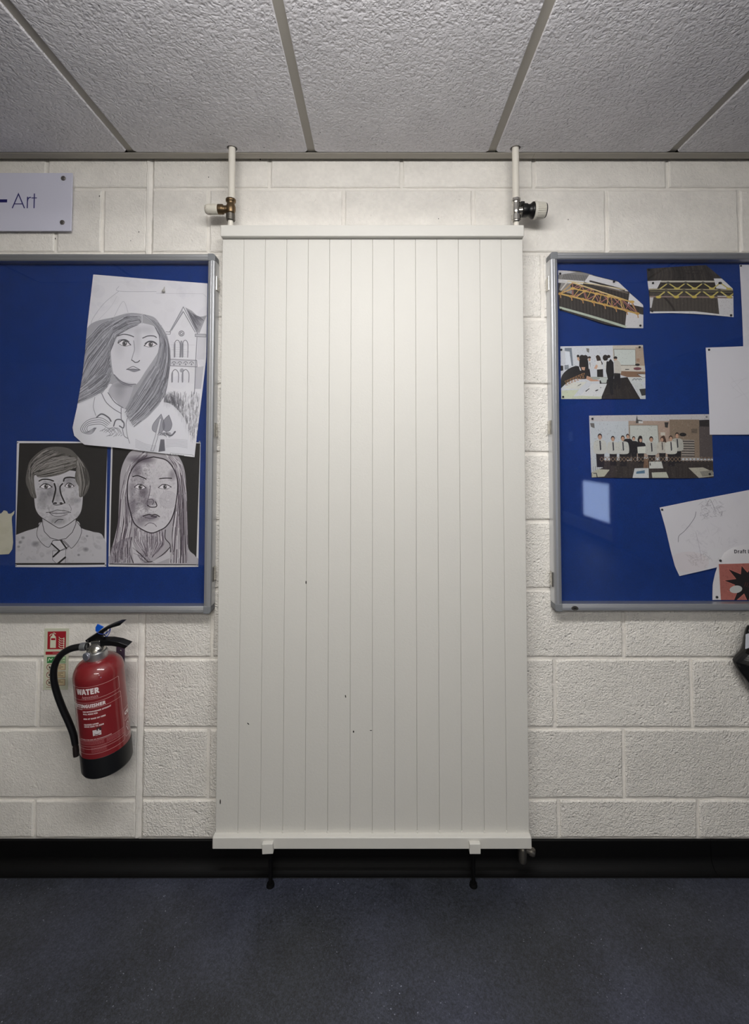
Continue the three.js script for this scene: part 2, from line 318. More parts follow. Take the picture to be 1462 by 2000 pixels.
// ------------------------------------------------------------------ radiator
const TUBEZ = 0.067, HEADZ = 0.085;
const radiator = (() => {
  const yTop1 = U(730, 439, HEADZ).y, yTop0 = U(730, 461.5, HEADZ).y, yBot1 = U(730, 1636, HEADZ).y, yBot0 = U(730, 1659, HEADZ).y;
  const tx0 = (U(437, 470, TUBEZ).x + U(417.5, 1620, TUBEZ).x) / 2, tx1 = (U(1024, 470, TUBEZ).x + U(1029, 1620, TUBEZ).x) / 2;
  const hx0 = (U(433, 450, HEADZ).x + U(412.5, 1650, HEADZ).x) / 2, hx1 = (U(1025.5, 450, HEADZ).x + U(1034.5, 1650, HEADZ).x) / 2;
  const g = group('radiator', (tx0 + tx1) / 2, 0, 0);
  tag(g, 'tall cream steel panel radiator of fourteen flat upright tubes', 'radiator');
  const ox = g.position.x, n = 14, w = (tx1 - tx0) / n;
  const hh = yTop0 - yBot1, ww = tx1 - tx0;
  const paint = std(0xd6d4ce, 0.58, 0, { bumpMap: (() => { const t = paintBump.clone(); t.repeat.set(3, 6); return t; })(), bumpScale: 0.00025 });
  const plainPaint = std(0xd6d4ce, 0.55);
  for (let k = 0; k < n; k++) {
    const x0 = tx0 - ox + k * w, x1 = x0 + w, gap = 0.0001, r = 0.002, zb = 0.048;
    // flat tube: rounded front arrises, extruded upright
    const s = new THREE.Shape(); const a = x0 + gap, b = x1 - gap;
    s.moveTo(a, zb); s.lineTo(b, zb); s.lineTo(b, TUBEZ - r); s.quadraticCurveTo(b, TUBEZ, b - r, TUBEZ); s.lineTo(a + r, TUBEZ); s.quadraticCurveTo(a, TUBEZ, a, TUBEZ - r); s.closePath();
    const ge = new THREE.ExtrudeGeometry(s, { depth: yTop0 - yBot1 + 0.012, bevelEnabled: false, curveSegments: 4 });
    const p = ge.attributes.position, uv = ge.attributes.uv;
    for (let i = 0; i < p.count; i++) { const x = p.getX(i), z = p.getY(i), y = p.getZ(i) + yBot1 - 0.006; p.setXYZ(i, x, y, z); uv.setXY(i, (x + ox - tx0) / ww, (y - yBot1) / hh); }
    // the swap of axes turns the faces round: put the winding right again
    const ix = []; for (let i = 0; i < p.count; i += 3) ix.push(i, i + 2, i + 1); ge.setIndex(ix);
    const f = ge.toNonIndexed(); f.computeVertexNormals();
    mesh('flat_tube', f, paint, g);
  }
  mesh('header', box(hx0 - ox, hx1 - ox, yTop0, yTop1, 0.043, HEADZ, 0.003), plainPaint, g);
  mesh('header', box(hx0 - ox - 0.002, hx1 - ox + 0.002, yBot0, yBot1, 0.043, HEADZ, 0.003), plainPaint, g);
  // knocks in the paint that show the dark steel, each where the photograph has it
  for (const [px, py, w2, h2, tilt] of [[597.3, 1137.5, 1.1, 3.4, 0], [674.5, 1360, 1.1, 3, 0.2], [690, 1429, 1.4, 2.2, 0], [484.5, 1413.5, 1, 3, 0.8], [430, 1566, 1.2, 5, 0], [724, 1426.5, 0.7, 2.6, 1.6]]) {
    const p = U(px, py, TUBEZ), e = new THREE.SphereGeometry(1, 8, 6); e.scale(w2 * 0.00155, h2 * 0.00155, 0.0003); e.rotateZ(tilt); e.translate(p.x - ox, p.y, TUBEZ + 0.0001); mesh('paint_chip', e, M.plenum, g);
  }
  // weld blobs where the tube joints meet the lower header
  const blobs = []; for (let k = 1; k < n; k++) { const b = new THREE.SphereGeometry(0.0028, 8, 6); b.scale(1, 1.8, 0.8); b.translate(tx0 - ox + k * w, yBot1 + 0.002, TUBEZ + 0.0002); blobs.push(b); }
  mesh('weld_beads', merge(blobs), plainPaint, g).userData.kind = 'stuff';
  // support clips hooked under the lower header and the threaded legs below them
  for (const px of [521.5, 927.5]) {
    const x = U(px, 1657, HEADZ + 0.012).x - ox, y1 = U(px, 1649, HEADZ + 0.012).y, y0 = U(px, 1668.5, HEADZ + 0.012).y, tilt = px < 600 ? -0.05 : 0;
    const b = merge([box(-0.0165, 0.0165, y0 - y1, 0, HEADZ - 0.012, HEADZ + 0.012, 0.0015), box(-0.0165, 0.0165, y0 - y1, y0 - y1 + 0.006, 0.04, HEADZ - 0.01)]);
    b.rotateZ(-tilt); b.translate(x, y1, 0); const m = mesh('support_clip', b, plainPaint, g);
    const leg = new THREE.CylinderGeometry(0.0062, 0.0062, y0 + 0.004, 16); leg.translate(x + (px < 600 ? 0.004 : 0), (y0 + 0.004) / 2, 0.066);
    const foot = new THREE.CylinderGeometry(0.011, 0.0125, 0.008, 20); foot.translate(x + (px < 600 ? 0.004 : 0), 0.004, 0.066);
    mesh('leg', merge([leg, foot]), M.skirting, g);
  }
  return { g, yTop1, yBot0, hx1 };
})();

// ------------------------------------------------------------------ pipes and valves
const hexNut = (r, h) => { const g = new THREE.CylinderGeometry(r, r, h, 6); return g.toNonIndexed(); };
{
  const cols = ['left', 'right'];
  pipeX.forEach((x, i) => {
    const y0 = U(0, i ? 388 : 391, PIPEZ).y, p = group('heating_pipe', x, y0, PIPEZ);
    tag(p, i ? 'cream painted heating pipe dropping from ceiling to the white-headed valve' : 'cream painted heating pipe dropping from ceiling to the brass valve', 'pipe');
    const t = new THREE.CylinderGeometry(0.0108, 0.0108, 2.52 - y0, 28); t.translate(0, (2.52 - y0) / 2, 0); mesh('pipe_run', t, M.pipe, p);
    const e = lathe([[0.0108, 0], [0.0113, 0.003], [0.0113, 0.008], [0.0108, 0.011]], 28); mesh('paint_rim', e, M.pipe, p);
  });
}
{
  // brass lockshield valve with a worn white cap, turned to the side
  const x = pipeX[0], yT = radiator.yTop1, g = group('lockshield_valve', x - 0.002, yT, PIPEZ);
  tag(g, 'tarnished brass lockshield valve with chipped white cap on the radiator', 'valve');
  const Y = (py) => U(452, py, PIPEZ).y - yT;
  mesh('tail_pipe', lathe([[0.0085, -0.002], [0.0085, Y(425)]], 24), M.pipe, g);
  const nut = hexNut(0.0158, 0.017); nut.rotateY(0.2); nut.translate(0, Y(423.5), 0); const ring = lathe([[0.0105, Y(432)], [0.0135, Y(431)], [0.015, Y(429)], [0.012, Y(427)]], 24);
  mesh('union_nut', merge([nut, ring]), M.dullMetal, g);
  mesh('valve_body', merge([
    lathe([[0.0, Y(419)], [0.0125, Y(419)], [0.0135, Y(415)], [0.0155, Y(411)], [0.0155, Y(404)], [0.0125, Y(400)], [0.0122, Y(396)], [0.0158, Y(394.5)], [0.0163, Y(392)], [0.0158, Y(389.5)], [0.012, Y(389)], [0, Y(389)]], 32),
    (() => { const s = lathe([[0.012, 0], [0.0122, 0.012], [0.0118, 0.016], [0.0155, 0.018], [0.0162, 0.022], [0.0162, 0.033], [0.015, 0.035], [0, 0.035]], 32); s.rotateZ(Math.PI / 2); s.translate(-0.006, Y(409), 0); return s; })(),
  ]), M.brass, g);
  const cv = document.createElement('canvas'); cv.width = 256; cv.height = 128; const c = cv.getContext('2d'), q = rngOf(11); c.fillStyle = '#d6d1c4'; c.fillRect(0, 0, 256, 128);
  for (let k = 0; k < 60; k++) { c.fillStyle = `rgba(${90 + q() * 50},${80 + q() * 40},${60 + q() * 30},${0.15 + q() * 0.4})`; c.beginPath(); c.ellipse(q() * 256, q() * 128, 1 + q() * 6, 1 + q() * 5, q() * 3, 0, 7); c.fill(); }
  const t = new THREE.CanvasTexture(cv); t.colorSpace = THREE.SRGBColorSpace;
  const cap = lathe([[0.0145, 0], [0.0162, 0.001], [0.0168, 0.006], [0.0168, 0.03], [0.0158, 0.036], [0.013, 0.041], [0.006, 0.0425], [0, 0.0425]], 32); cap.rotateZ(Math.PI / 2); cap.translate(-0.04, Y(409), 0);
  mesh('cap', cap, std(0xffffff, 0.5, 0, { map: t }), g);
}
{
  // chrome thermostatic valve, ribbed white head on a black collar
  const x = pipeX[1], yT = radiator.yTop1, g = group('thermostatic_valve', x, yT, PIPEZ);
  tag(g, 'chrome thermostatic radiator valve with ribbed white head and black collar', 'valve');
  const Y = (py) => U(1006, py, PIPEZ).y - yT, cy = Y(411);
  mesh('tail_pipe', lathe([[0.0085, -0.002], [0.0085, Y(428)]], 24), M.pipe, g);
  const nut = hexNut(0.0152, 0.016); nut.rotateY(0.5); nut.translate(0, Y(425), 0); mesh('union_nut', merge([nut, lathe([[0.009, Y(435)], [0.012, Y(434)], [0.0135, Y(431)], [0.011, Y(429)]], 24)]), M.chrome, g);
  const top = hexNut(0.0142, 0.009); top.translate(0, Y(391), 0);
  mesh('valve_body', merge([lathe([[0, Y(422)], [0.0115, Y(422)], [0.0118, Y(410)], [0.0105, Y(398)], [0.0128, Y(396)], [0.0128, Y(393)], [0, Y(393)]], 32), top,
    (() => { const s = lathe([[0.009, 0], [0.0095, 0.008], [0.0125, 0.01], [0.0125, 0.018], [0.0, 0.018]], 28); s.rotateZ(-Math.PI / 2); s.translate(0.006, cy, 0); return s; })()]), M.chrome, g);
  const turn = (l) => { const s = lathe(l, 44); s.rotateZ(-Math.PI / 2); s.translate(0.0, cy, 0); return s; };
  mesh('collar', turn([[0, 0.018], [0.02, 0.018], [0.0215, 0.021], [0.0215, 0.034], [0.019, 0.037], [0.0195, 0.044], [0.023, 0.048], [0.0265, 0.052], [0.0265, 0.0555], [0, 0.0555]]), M.black, g);
  const lug = box(0.013, 0.027, cy + 0.014, cy + 0.0275, -0.008, 0.008, 0.003); mesh('locking_lug', lug, M.black, g);
  // ribbed head: a fluted cylinder
  const pos = [], F = 30, seg = F * 4, prof = [[0.0555, 0.025, 0], [0.058, 0.0285, 0], [0.0635, 0.0285, 0], [0.064, 0.0275, 1], [0.09, 0.0248, 1], [0.092, 0.0235, 0], [0.092, 0.0195, 0]];
  const P = (k, s) => { const [a, r, f] = prof[k], t = s / seg * Math.PI * 2, rr = r - (f && s % 4 === 0 ? 0.0022 : 0); return [a, cy + rr * Math.cos(t), rr * Math.sin(t)]; };
  for (let k = 0; k < prof.length - 1; k++) for (let s = 0; s < seg; s++) { const a = P(k, s), b = P(k, s + 1), c = P(k + 1, s + 1), d = P(k + 1, s); pos.push(...a, ...c, ...b, ...a, ...d, ...c); }
  const hg = new THREE.BufferGeometry(); hg.setAttribute('position', new THREE.Float32BufferAttribute(pos, 3)); hg.computeVertexNormals(); mesh('head', hg, M.whitePlastic, g);
  mesh('end_cap', turn([[0.0225, 0.0905], [0.0232, 0.093], [0.0222, 0.0955], [0.014, 0.097], [0, 0.0972]]), M.black, g);
}
{
  // drain-off elbow under the lower header
  const x = U(1020, 1675, 0.066).x, y = radiator.yBot0, g = group('drain_valve', x, y, 0.066);
  tag(g, 'small dull metal drain valve under the radiator end', 'valve');
  mesh('valve_body', lathe([[0, -0.054], [0.009, -0.054], [0.012, -0.05], [0.0135, -0.035], [0.0135, -0.014], [0.011, -0.009], [0.0085, -0.007], [0.0085, 0.002]], 28), M.dullMetal, g);
  const s = lathe([[0.008, 0], [0.008, 0.012], [0.011, 0.014], [0.0115, 0.026], [0.0095, 0.03], [0, 0.031]], 28); s.rotateZ(-Math.PI / 2 - 0.35); s.translate(0.008, -0.014, 0.002); mesh('spout', s, M.dullMetal, g);
}

// ------------------------------------------------------------------ glazed notice boards
const BD = 0.042, FELT = 0.008, GLASS = 0.033, RW = 0.0235;
function noticeBoard(name, label, x0, x1, y0, y1, hingeX, hingeYs) {
  const g = group(name, (x0 + x1) / 2, y0, 0); tag(g, label, 'notice board');
  const a0 = x0 - g.position.x, a1 = x1 - g.position.x, h = y1 - y0;
  mesh('back_panel', box(a0 + 0.006, a1 - 0.006, 0.006, h - 0.006, 0.001, FELT), M.felt, g);
  // rail section: across from the outer edge (0) to the inner edge (RW), depth
  const sec = [[0, 0.001], [0, BD - 0.008], [0.002, BD - 0.003], [0.006, BD], [0.0115, BD - 0.0004], [0.0122, BD - 0.0014], [0.013, BD - 0.0008], [RW - 0.003, BD - 0.003], [RW, BD - 0.0055], [RW, 0.004], [RW - 0.003, 0.001]];
  const shape = new THREE.Shape(sec.map(([a, b]) => new THREE.Vector2(a, b)));
  const rail = (len, map) => {
    const e = new THREE.ExtrudeGeometry(shape, { depth: len, bevelEnabled: false }), p = e.attributes.position, v = [];
    for (let i = 0; i < p.count; i++) v.push(map(p.getX(i), p.getY(i), p.getZ(i)));
    // keep faces outward whatever the mapping's handedness
    const o = map(0, 0, 0), dx = map(1, 0, 0).map((q, i) => q - o[i]), dy = map(0, 1, 0).map((q, i) => q - o[i]), dz = map(0, 0, 1).map((q, i) => q - o[i]);
    const det = new THREE.Vector3(...dx).cross(new THREE.Vector3(...dy)).dot(new THREE.Vector3(...dz));
    const pos = []; for (let i = 0; i < v.length; i += 3) { const t = det > 0 ? [0, 1, 2] : [0, 2, 1]; for (const k of t) pos.push(...v[i + k]); }
    const r = new THREE.BufferGeometry(); r.setAttribute('position', new THREE.Float32BufferAttribute(pos, 3)); r.computeVertexNormals(); return metric(r);
  };
  const C = RW;   // corner pieces take the ends
  mesh('frame_rail', rail(a1 - a0 - 2 * C, (a, b, l) => [a0 + C + l, h - a, b]), M.alu, g);
  mesh('frame_rail', rail(a1 - a0 - 2 * C, (a, b, l) => [a0 + C + l, a, b]), M.alu, g);
  mesh('frame_stile', rail(h - 2 * C, (a, b, l) => [a0 + a, C + l, b]), M.aluBright, g);
  mesh('frame_stile', rail(h - 2 * C, (a, b, l) => [a1 - a, C + l, b]), M.aluBright, g);
  for (const [sx, sy] of [[0, 0], [1, 0], [0, 1], [1, 1]]) {
    const s = new THREE.Shape(), r = 0.011, k = C + 0.0006; s.moveTo(r, 0); s.lineTo(k, 0); s.lineTo(k, k); s.lineTo(0, k); s.lineTo(0, r); s.quadraticCurveTo(0, 0, r, 0);
    const e = new THREE.ExtrudeGeometry(s, { depth: BD - 0.006, bevelEnabled: true, bevelSize: 0.002, bevelThickness: 0.002, bevelOffset: -0.002, bevelSegments: 2 });
    e.rotateZ(sx ? (sy ? Math.PI : Math.PI / 2) : (sy ? -Math.PI / 2 : 0)); e.translate(sx ? a1 : a0, sy ? h : 0, 0.0035); mesh('corner_cap', metric(e), M.cap, g);
  }
  mesh('glass_pane', box(a0 + RW - 0.002, a1 - RW + 0.002, RW - 0.002, h - RW + 0.002, GLASS, GLASS + 0.002), M.glass, g);
  for (const hy of hingeYs) {
    const hx = hingeX ? a1 + 0.0028 : a0 - 0.0028, k = new THREE.CylinderGeometry(0.003, 0.003, 0.046, 14); k.translate(hx, hy - y0, BD - 0.012);
    const pl = box(Math.min(hx, hingeX ? a1 : a0) - 0.0006, Math.max(hx, hingeX ? a1 : a0) + 0.0004, hy - y0 - 0.022, hy - y0 + 0.022, 0.006, BD - 0.012);
    mesh('hinge', merge([k, pl]), M.chrome, g);
  }
  return g;
}
const LB = { x1: (U(418.5, 505, BD).x + U(412, 1190, BD).x) / 2, y1: U(300, 494.5, BD).y, y0: U(300, 1199.5, BD).y }; LB.x0 = LB.x1 - 1.2;
const RB = { x0: (U(1072, 505, BD).x + U(1086.5, 1190, BD).x) / 2, y1: U(1200, 491.5, BD).y, y0: U(1200, 1195, BD).y }; RB.x1 = RB.x0 + 1.2;
noticeBoard('notice_board', 'glazed blue notice board with student portrait drawings, beside the fire extinguisher', LB.x0, LB.x1, LB.y0, LB.y1, 1, [U(424, 555, 0.02).y, U(420, 840, 0.02).y, U(416, 1120, 0.02).y]);
const rboard = noticeBoard('notice_board', 'glazed blue notice board with classroom photographs and white papers', RB.x0, RB.x1, RB.y0, RB.y1, 0, [U(1072, 555, 0.02).y, U(1079, 835, 0.02).y, U(1085, 1130, 0.02).y]);
{ // lock in the lower rail of the right board
  const p = U(1122, 1188, BD), s = new THREE.CylinderGeometry(0.0085, 0.0085, 0.004, 24); s.rotateX(Math.PI / 2); s.scale(1.3, 0.8, 1); s.translate(p.x - rboard.position.x, p.y - rboard.position.y, BD - 0.0005);
  const k = box(p.x - rboard.position.x - 0.005, p.x - rboard.position.x + 0.005, p.y - rboard.position.y - 0.0014, p.y - rboard.position.y + 0.0014, BD, BD + 0.0018); const l = mesh('lock', s, M.dullMetal, rboard); mesh('keyway', k, M.black, l);
}

// ------------------------------------------------------------------ paper: a sheet patch spanned by four edges given in photo pixels
const along = (pts) => {
  const L = [0]; for (let i = 1; i < pts.length; i++) L.push(L[i - 1] + pts[i].distanceTo(pts[i - 1]));
  return (t) => { const s = t * L[L.length - 1]; let i = 1; while (i < pts.length - 1 && L[i] < s) i++; return pts[i - 1].clone().lerp(pts[i], (s - L[i - 1]) / (L[i] - L[i - 1] || 1)); };
};
const zoomed = (ox, oy, k, list) => list.map(([x, y]) => [ox + x / k, oy + y / k]);
function sheet(name, label, category, edges, z, lift, draw, scale = 4, grp, nu = 20, nv = 20, rough = 0.75) {
  const E = {}; for (const k of ['top', 'right', 'bottom', 'left']) E[k] = along(edges[k].map(([x, y]) => U(x, y, z)));   // top and bottom run rightwards, left and right run downwards
  const c00 = E.top(0), c10 = E.top(1), c01 = E.bottom(0), c11 = E.bottom(1);
  const P = (u, v) => {
    const p = E.top(u).multiplyScalar(1 - v).addScaledVector(E.bottom(u), v).addScaledVector(E.left(v), 1 - u).addScaledVector(E.right(v), u);
    p.addScaledVector(c00, -(1 - u) * (1 - v)).addScaledVector(c10, -u * (1 - v)).addScaledVector(c01, -(1 - u) * v).addScaledVector(c11, -u * v);
    p.z = z + (lift ? lift(u, v) : 0); return p;
  };
  let px0 = 1e9, px1 = -1e9, py0 = 1e9, py1 = -1e9;
  for (const k in edges) for (const [x, y] of edges[k]) { px0 = Math.min(px0, x); px1 = Math.max(px1, x); py0 = Math.min(py0, y); py1 = Math.max(py1, y); }
  px0 -= 2; py0 -= 2; px1 += 2; py1 += 2;
  const a = U(px0, (py0 + py1) / 2, z).x, b = U(px1, (py0 + py1) / 2, z).x, t = U((px0 + px1) / 2, py0, z).y, bt = U((px0 + px1) / 2, py1, z).y;
  const cv = document.createElement('canvas'); cv.width = Math.round((px1 - px0) * scale); cv.height = Math.round((py1 - py0) * scale);
  const c = cv.getContext('2d'); c.setTransform(cv.width / (px1 - px0), 0, 0, cv.height / (py1 - py0), -px0 * cv.width / (px1 - px0), -py0 * cv.height / (py1 - py0)); c.lineCap = c.lineJoin = 'round'; draw(c);
  const tex = new THREE.CanvasTexture(cv); tex.colorSpace = THREE.SRGBColorSpace;
  const grid = []; for (let j = 0; j <= nv; j++) for (let i = 0; i <= nu; i++) grid.push(P(i / nu, j / nv));
  const pos = [], uv = [], idx = [], n = grid.length, th = 0.00025;
  for (const s of [0, th]) for (const p of grid) { pos.push(p.x, p.y, p.z - s); uv.push((p.x - a) / (b - a), (p.y - bt) / (t - bt)); }
  for (let j = 0; j < nv; j++) for (let i = 0; i < nu; i++) { const p = j * (nu + 1) + i, q = p + 1, r = p + nu + 1, s = r + 1; idx.push(p, r, q, q, r, s, p + n, q + n, r + n, q + n, s + n, r + n); }
  const rim = []; for (let i = 0; i < nu; i++) rim.push([i, i + 1]); for (let j = 0; j < nv; j++) rim.push([j * (nu + 1) + nu, (j + 1) * (nu + 1) + nu]); for (let i = nu; i > 0; i--) rim.push([nv * (nu + 1) + i, nv * (nu + 1) + i - 1]); for (let j = nv; j > 0; j--) rim.push([j * (nu + 1), (j - 1) * (nu + 1)]);
  for (const [p, q] of rim) idx.push(p, q, q + n, p, q + n, p + n);
  const ox = (a + b) / 2, oy = bt; for (let i = 0; i < pos.length; i += 3) { pos[i] -= ox; pos[i + 1] -= oy; }
  const g = new THREE.BufferGeometry(); g.setAttribute('position', new THREE.Float32BufferAttribute(pos, 3)); g.setAttribute('uv', new THREE.Float32BufferAttribute(uv, 2)); g.setIndex(idx); g.computeVertexNormals();
  const m = mesh(numbered(name), g, new THREE.MeshStandardMaterial({ map: tex, roughness: rough, side: THREE.DoubleSide }), scene); m.position.set(ox, oy, 0);
  return tag(m, label, category, grp);
}
// canvas shorthands
const poly = (c, pts, fill, stroke, lw = 1) => { c.beginPath(); pts.forEach(([x, y], i) => (i ? c.lineTo(x, y) : c.moveTo(x, y))); if (fill) { c.closePath(); c.fillStyle = fill; c.fill(); } if (stroke) { c.strokeStyle = stroke; c.lineWidth = lw; c.stroke(); } };
const curve = (c, pts, stroke, lw = 1, fill) => {   // smooth line through the points
  c.beginPath(); c.moveTo(...pts[0]); for (let i = 0; i < pts.length - 1; i++) { const p = pts[Math.max(0, i - 1)], a = pts[i], b = pts[i + 1], n = pts[Math.min(pts.length - 1, i + 2)]; c.bezierCurveTo(a[0] + (b[0] - p[0]) / 6, a[1] + (b[1] - p[1]) / 6, b[0] - (n[0] - a[0]) / 6, b[1] - (n[1] - a[1]) / 6, b[0], b[1]); }
  if (fill) { c.closePath(); c.fillStyle = fill; c.fill(); } if (stroke) { c.strokeStyle = stroke; c.lineWidth = lw; c.stroke(); }
};
const blob = (c, x, y, rx, ry, col, rot = 0) => { c.fillStyle = col; c.beginPath(); c.ellipse(x, y, rx, ry, rot, 0, 7); c.fill(); };
const soft = (c, x, y, rx, ry, rgb, al) => { c.save(); c.translate(x, y); c.scale(rx * 1.35, ry * 1.35); const g = c.createRadialGradient(0, 0, 0, 0, 0, 1); g.addColorStop(0, `rgba(${rgb},${al})`); g.addColorStop(0.45, `rgba(${rgb},${al * 0.7})`); g.addColorStop(1, `rgba(${rgb},0)`); c.fillStyle = g; c.beginPath(); c.arc(0, 0, 1, 0, 7); c.fill(); c.restore(); };
const zoomIn = (c, ox, oy, k, f) => { c.save(); c.translate(ox, oy); c.scale(1 / k, 1 / k); f(); c.restore(); };
const mixPt = (a, b, t) => [a[0] + (b[0] - a[0]) * t, a[1] + (b[1] - a[1]) * t];
// hair: strokes between two guide lines
function strands(c, A, B, n, q, cols, lw, wob = 6) {
  const len = A.length;
  for (let k = 0; k < n; k++) { const t = q(), s0 = q() * 0.6, s1 = Math.min(1, s0 + 0.25 + q() * 0.5), pts = []; const dx = (q() - 0.5) * wob, dy = (q() - 0.5) * wob;
    for (let i = 0; i <= 5; i++) { const s = (s0 + (s1 - s0) * i / 5) * (len - 1), j = Math.min(len - 2, Math.floor(s)), f = s - j, a = mixPt(A[j], A[j + 1], f), b = mixPt(B[j], B[j + 1], f), m = mixPt(a, b, t); pts.push([m[0] + dx, m[1] + dy]); }
    curve(c, pts, cols[Math.floor(q() * cols.length)], lw * (0.5 + q())); }
}
function eye(c, x, y, w, h, dark, tilt = 0) {
  c.save(); c.translate(x, y); c.rotate(tilt);
  curve(c, [[-w, h * 0.2], [-w * 0.4, -h * 0.8], [w * 0.3, -h * 0.75], [w, h * 0.15], [w * 0.3, h * 0.75], [-w * 0.4, h * 0.7], [-w, h * 0.2]], null, 1, 'rgba(238,236,240,0.9)');
  blob(c, w * 0.05, 0, h * 0.75, h * 0.8, 'rgba(95,92,96,0.9)'); blob(c, w * 0.05, 0, h * 0.36, h * 0.4, dark); blob(c, w * 0.17, -h * 0.2, h * 0.16, h * 0.16, '#eee');
  curve(c, [[-w, h * 0.2], [-w * 0.4, -h * 0.85], [w * 0.3, -h * 0.8], [w * 1.05, h * 0.2]], dark, h * 0.28); curve(c, [[-w, h * 0.2], [-w * 0.3, h * 0.75], [w * 0.4, h * 0.75], [w, h * 0.2]], dark, h * 0.12);
  c.restore();
}
function speckle(c, x0, y0, x1, y1, n, q, col, r) { for (let k = 0; k < n; k++) blob(c, x0 + q() * (x1 - x0), y0 + q() * (y1 - y0), r * (0.3 + q()), r * (0.3 + q()), col, q() * 3); }

// ------------------------------------------------------------------ drawings in the left board
const SHEETZ = 0.0092;
sheet('portrait_drawing', 'dark ink portrait of a boy in shirt and tie, pinned by its corners', 'drawing', {
  top: [[33, 861.5], [120, 862], [209.5, 864]], right: [[209.5, 864], [208, 980], [207.5, 1107]], bottom: [[30, 1107.5], [120, 1108], [207.5, 1107]], left: [[33, 861.5], [31, 980], [30, 1107.5]],
}, SHEETZ, (u, v) => 0.0006 * Math.sin(u * 3.1), (c) => {
  const q = rngOf(31);
  c.fillStyle = '#dcdbe0'; c.fillRect(0, 800, 400, 400);
  zoomIn(c, 20, 860, 7.497, () => {
    poly(c, [[108, 42], [1405, 42], [1385, 1808], [92, 1808]], '#232122');
    for (let k = 0; k < 60; k++) poly(c, [[100, 60 + q() * 1700], [1390, 60 + q() * 1700]], null, 'rgba(60,58,58,0.18)', 3);
    // shirt
    curve(c, [[95, 1390], [250, 1330], [420, 1275], [470, 1200], [960, 1180], [1050, 1290], [1210, 1340], [1370, 1415], [1385, 1805], [95, 1805]], null, 1, '#c3c1c6');
    poly(c, [[95, 1390], [420, 1275], [470, 1200], [960, 1180], [1050, 1290], [1370, 1415], [1385, 1800], [95, 1800]], '#c3c1c6');
    for (let k = 0; k < 70; k++) blob(c, 110 + q() * 1240, 1400 + q() * 390, 10 + q() * 50, 8 + q() * 36, `rgba(90,88,95,${0.03 + q() * 0.09})`, q() * 3);
    for (const [x, y, r] of [[200, 1430, 26], [160, 1495, 24], [380, 1520, 50], [1135, 1405, 18], [1120, 1600, 40], [140, 1560, 22], [1020, 1680, 20]]) soft(c, x, y, r, r * 0.8, '60,58,64', 0.45);
    // neck and head
    poly(c, [[470, 1130], [480, 1220], [510, 1340], [600, 1430], [720, 1465], [830, 1440], [920, 1350], [968, 1230], [968, 1130]], '#c4c2c7', '#2a282c', 8);
    curve(c, [[340, 520], [330, 640], [350, 860], [375, 1010], [440, 1110], [560, 1190], [680, 1270], [745, 1285], [850, 1240], [970, 1150], [1040, 1040], [1060, 860], [1055, 700], [1000, 480], [700, 440], [450, 480], [340, 520]], null, 1, '#c9c7cc');
    curve(c, [[470, 1140], [560, 1195], [680, 1270], [745, 1288], [850, 1240], [970, 1150]], '#262428', 9);
    for (let k = 0; k < 160; k++) blob(c, 370 + q() * 660, 560 + q() * 640, 8 + q() * 34, 8 + q() * 30, `rgba(75,73,80,${0.03 + q() * 0.08})`, q() * 3);
    for (const [x, y, rx, ry, al] of [[520, 820, 110, 130, 0.22], [590, 720, 60, 120, 0.3], [860, 600, 90, 60, 0.35], [700, 1180, 120, 60, 0.35], [940, 880, 80, 70, 0.22], [470, 900, 60, 120, 0.2], [690, 800, 50, 130, 0.3]]) soft(c, x, y, rx, ry, '70,68,74', al);
    // brows, eyes, nose, mouth
    curve(c, [[415, 600], [470, 575], [560, 578], [625, 600]], '#1d1b1e', 18); curve(c, [[775, 600], [790, 560], [860, 545], [940, 555]], '#1d1b1e', 20);
    eye(c, 515, 680, 88, 42, '#1f1d20'); eye(c, 860, 668, 66, 40, '#1f1d20');
    curve(c, [[640, 640], [660, 720], [640, 830], [622, 905]], '#242226', 22); curve(c, [[760, 640], [725, 690], [740, 790], [780, 880], [800, 920]], '#242226', 20);
    curve(c, [[620, 900], [640, 945], [700, 950], [760, 940], [800, 915]], '#2b292d', 9); blob(c, 660, 925, 26, 14, '#3a383c'); blob(c, 745, 925, 24, 14, '#3a383c');
    curve(c, [[530, 1060], [620, 1050], [680, 1025], [745, 1030], [800, 1035], [890, 1060]], '#343236', 8); curve(c, [[580, 1065], [700, 1075], [860, 1062]], '#2a282c', 8); curve(c, [[580, 1065], [640, 1110], [740, 1118], [840, 1085]], '#5a585d', 7);
    curve(c, [[660, 1210], [710, 1165], [780, 1165]], '#3c3a3e', 10); curve(c, [[860, 940], [895, 1000], [890, 1040]], '#68666b', 6);
    // hair: a fringe swept across
    const hair = [[215, 560], [240, 420], [270, 310], [380, 190], [520, 110], [700, 95], [860, 130], [960, 220], [1060, 330], [1130, 470], [1155, 640], [1120, 760], [1075, 820], [1010, 830], [1000, 700], [940, 560], [950, 400], [870, 440], [740, 500], [560, 540], [410, 545], [345, 500], [335, 620], [365, 760], [380, 850], [310, 830], [260, 720], [225, 640], [215, 560]];
    curve(c, hair, null, 1, '#63605d');
    strands(c, [[960, 260], [700, 300], [450, 400], [300, 520]], [[560, 110], [420, 190], [300, 300], [230, 460]], 240, q, ['#403e3c', '#8a8683', '#a5a19e', '#302e2d'], 5);
    strands(c, [[950, 400], [760, 490], [560, 535], [400, 545]], [[960, 240], [760, 250], [500, 330], [330, 460]], 200, q, ['#3a3836', '#85817e', '#a09c99'], 5);
    strands(c, [[960, 240], [960, 450], [990, 650], [1010, 820]], [[980, 240], [1100, 400], [1150, 620], [1080, 820]], 150, q, ['#3a3836', '#7d7976', '#9a9693'], 5);
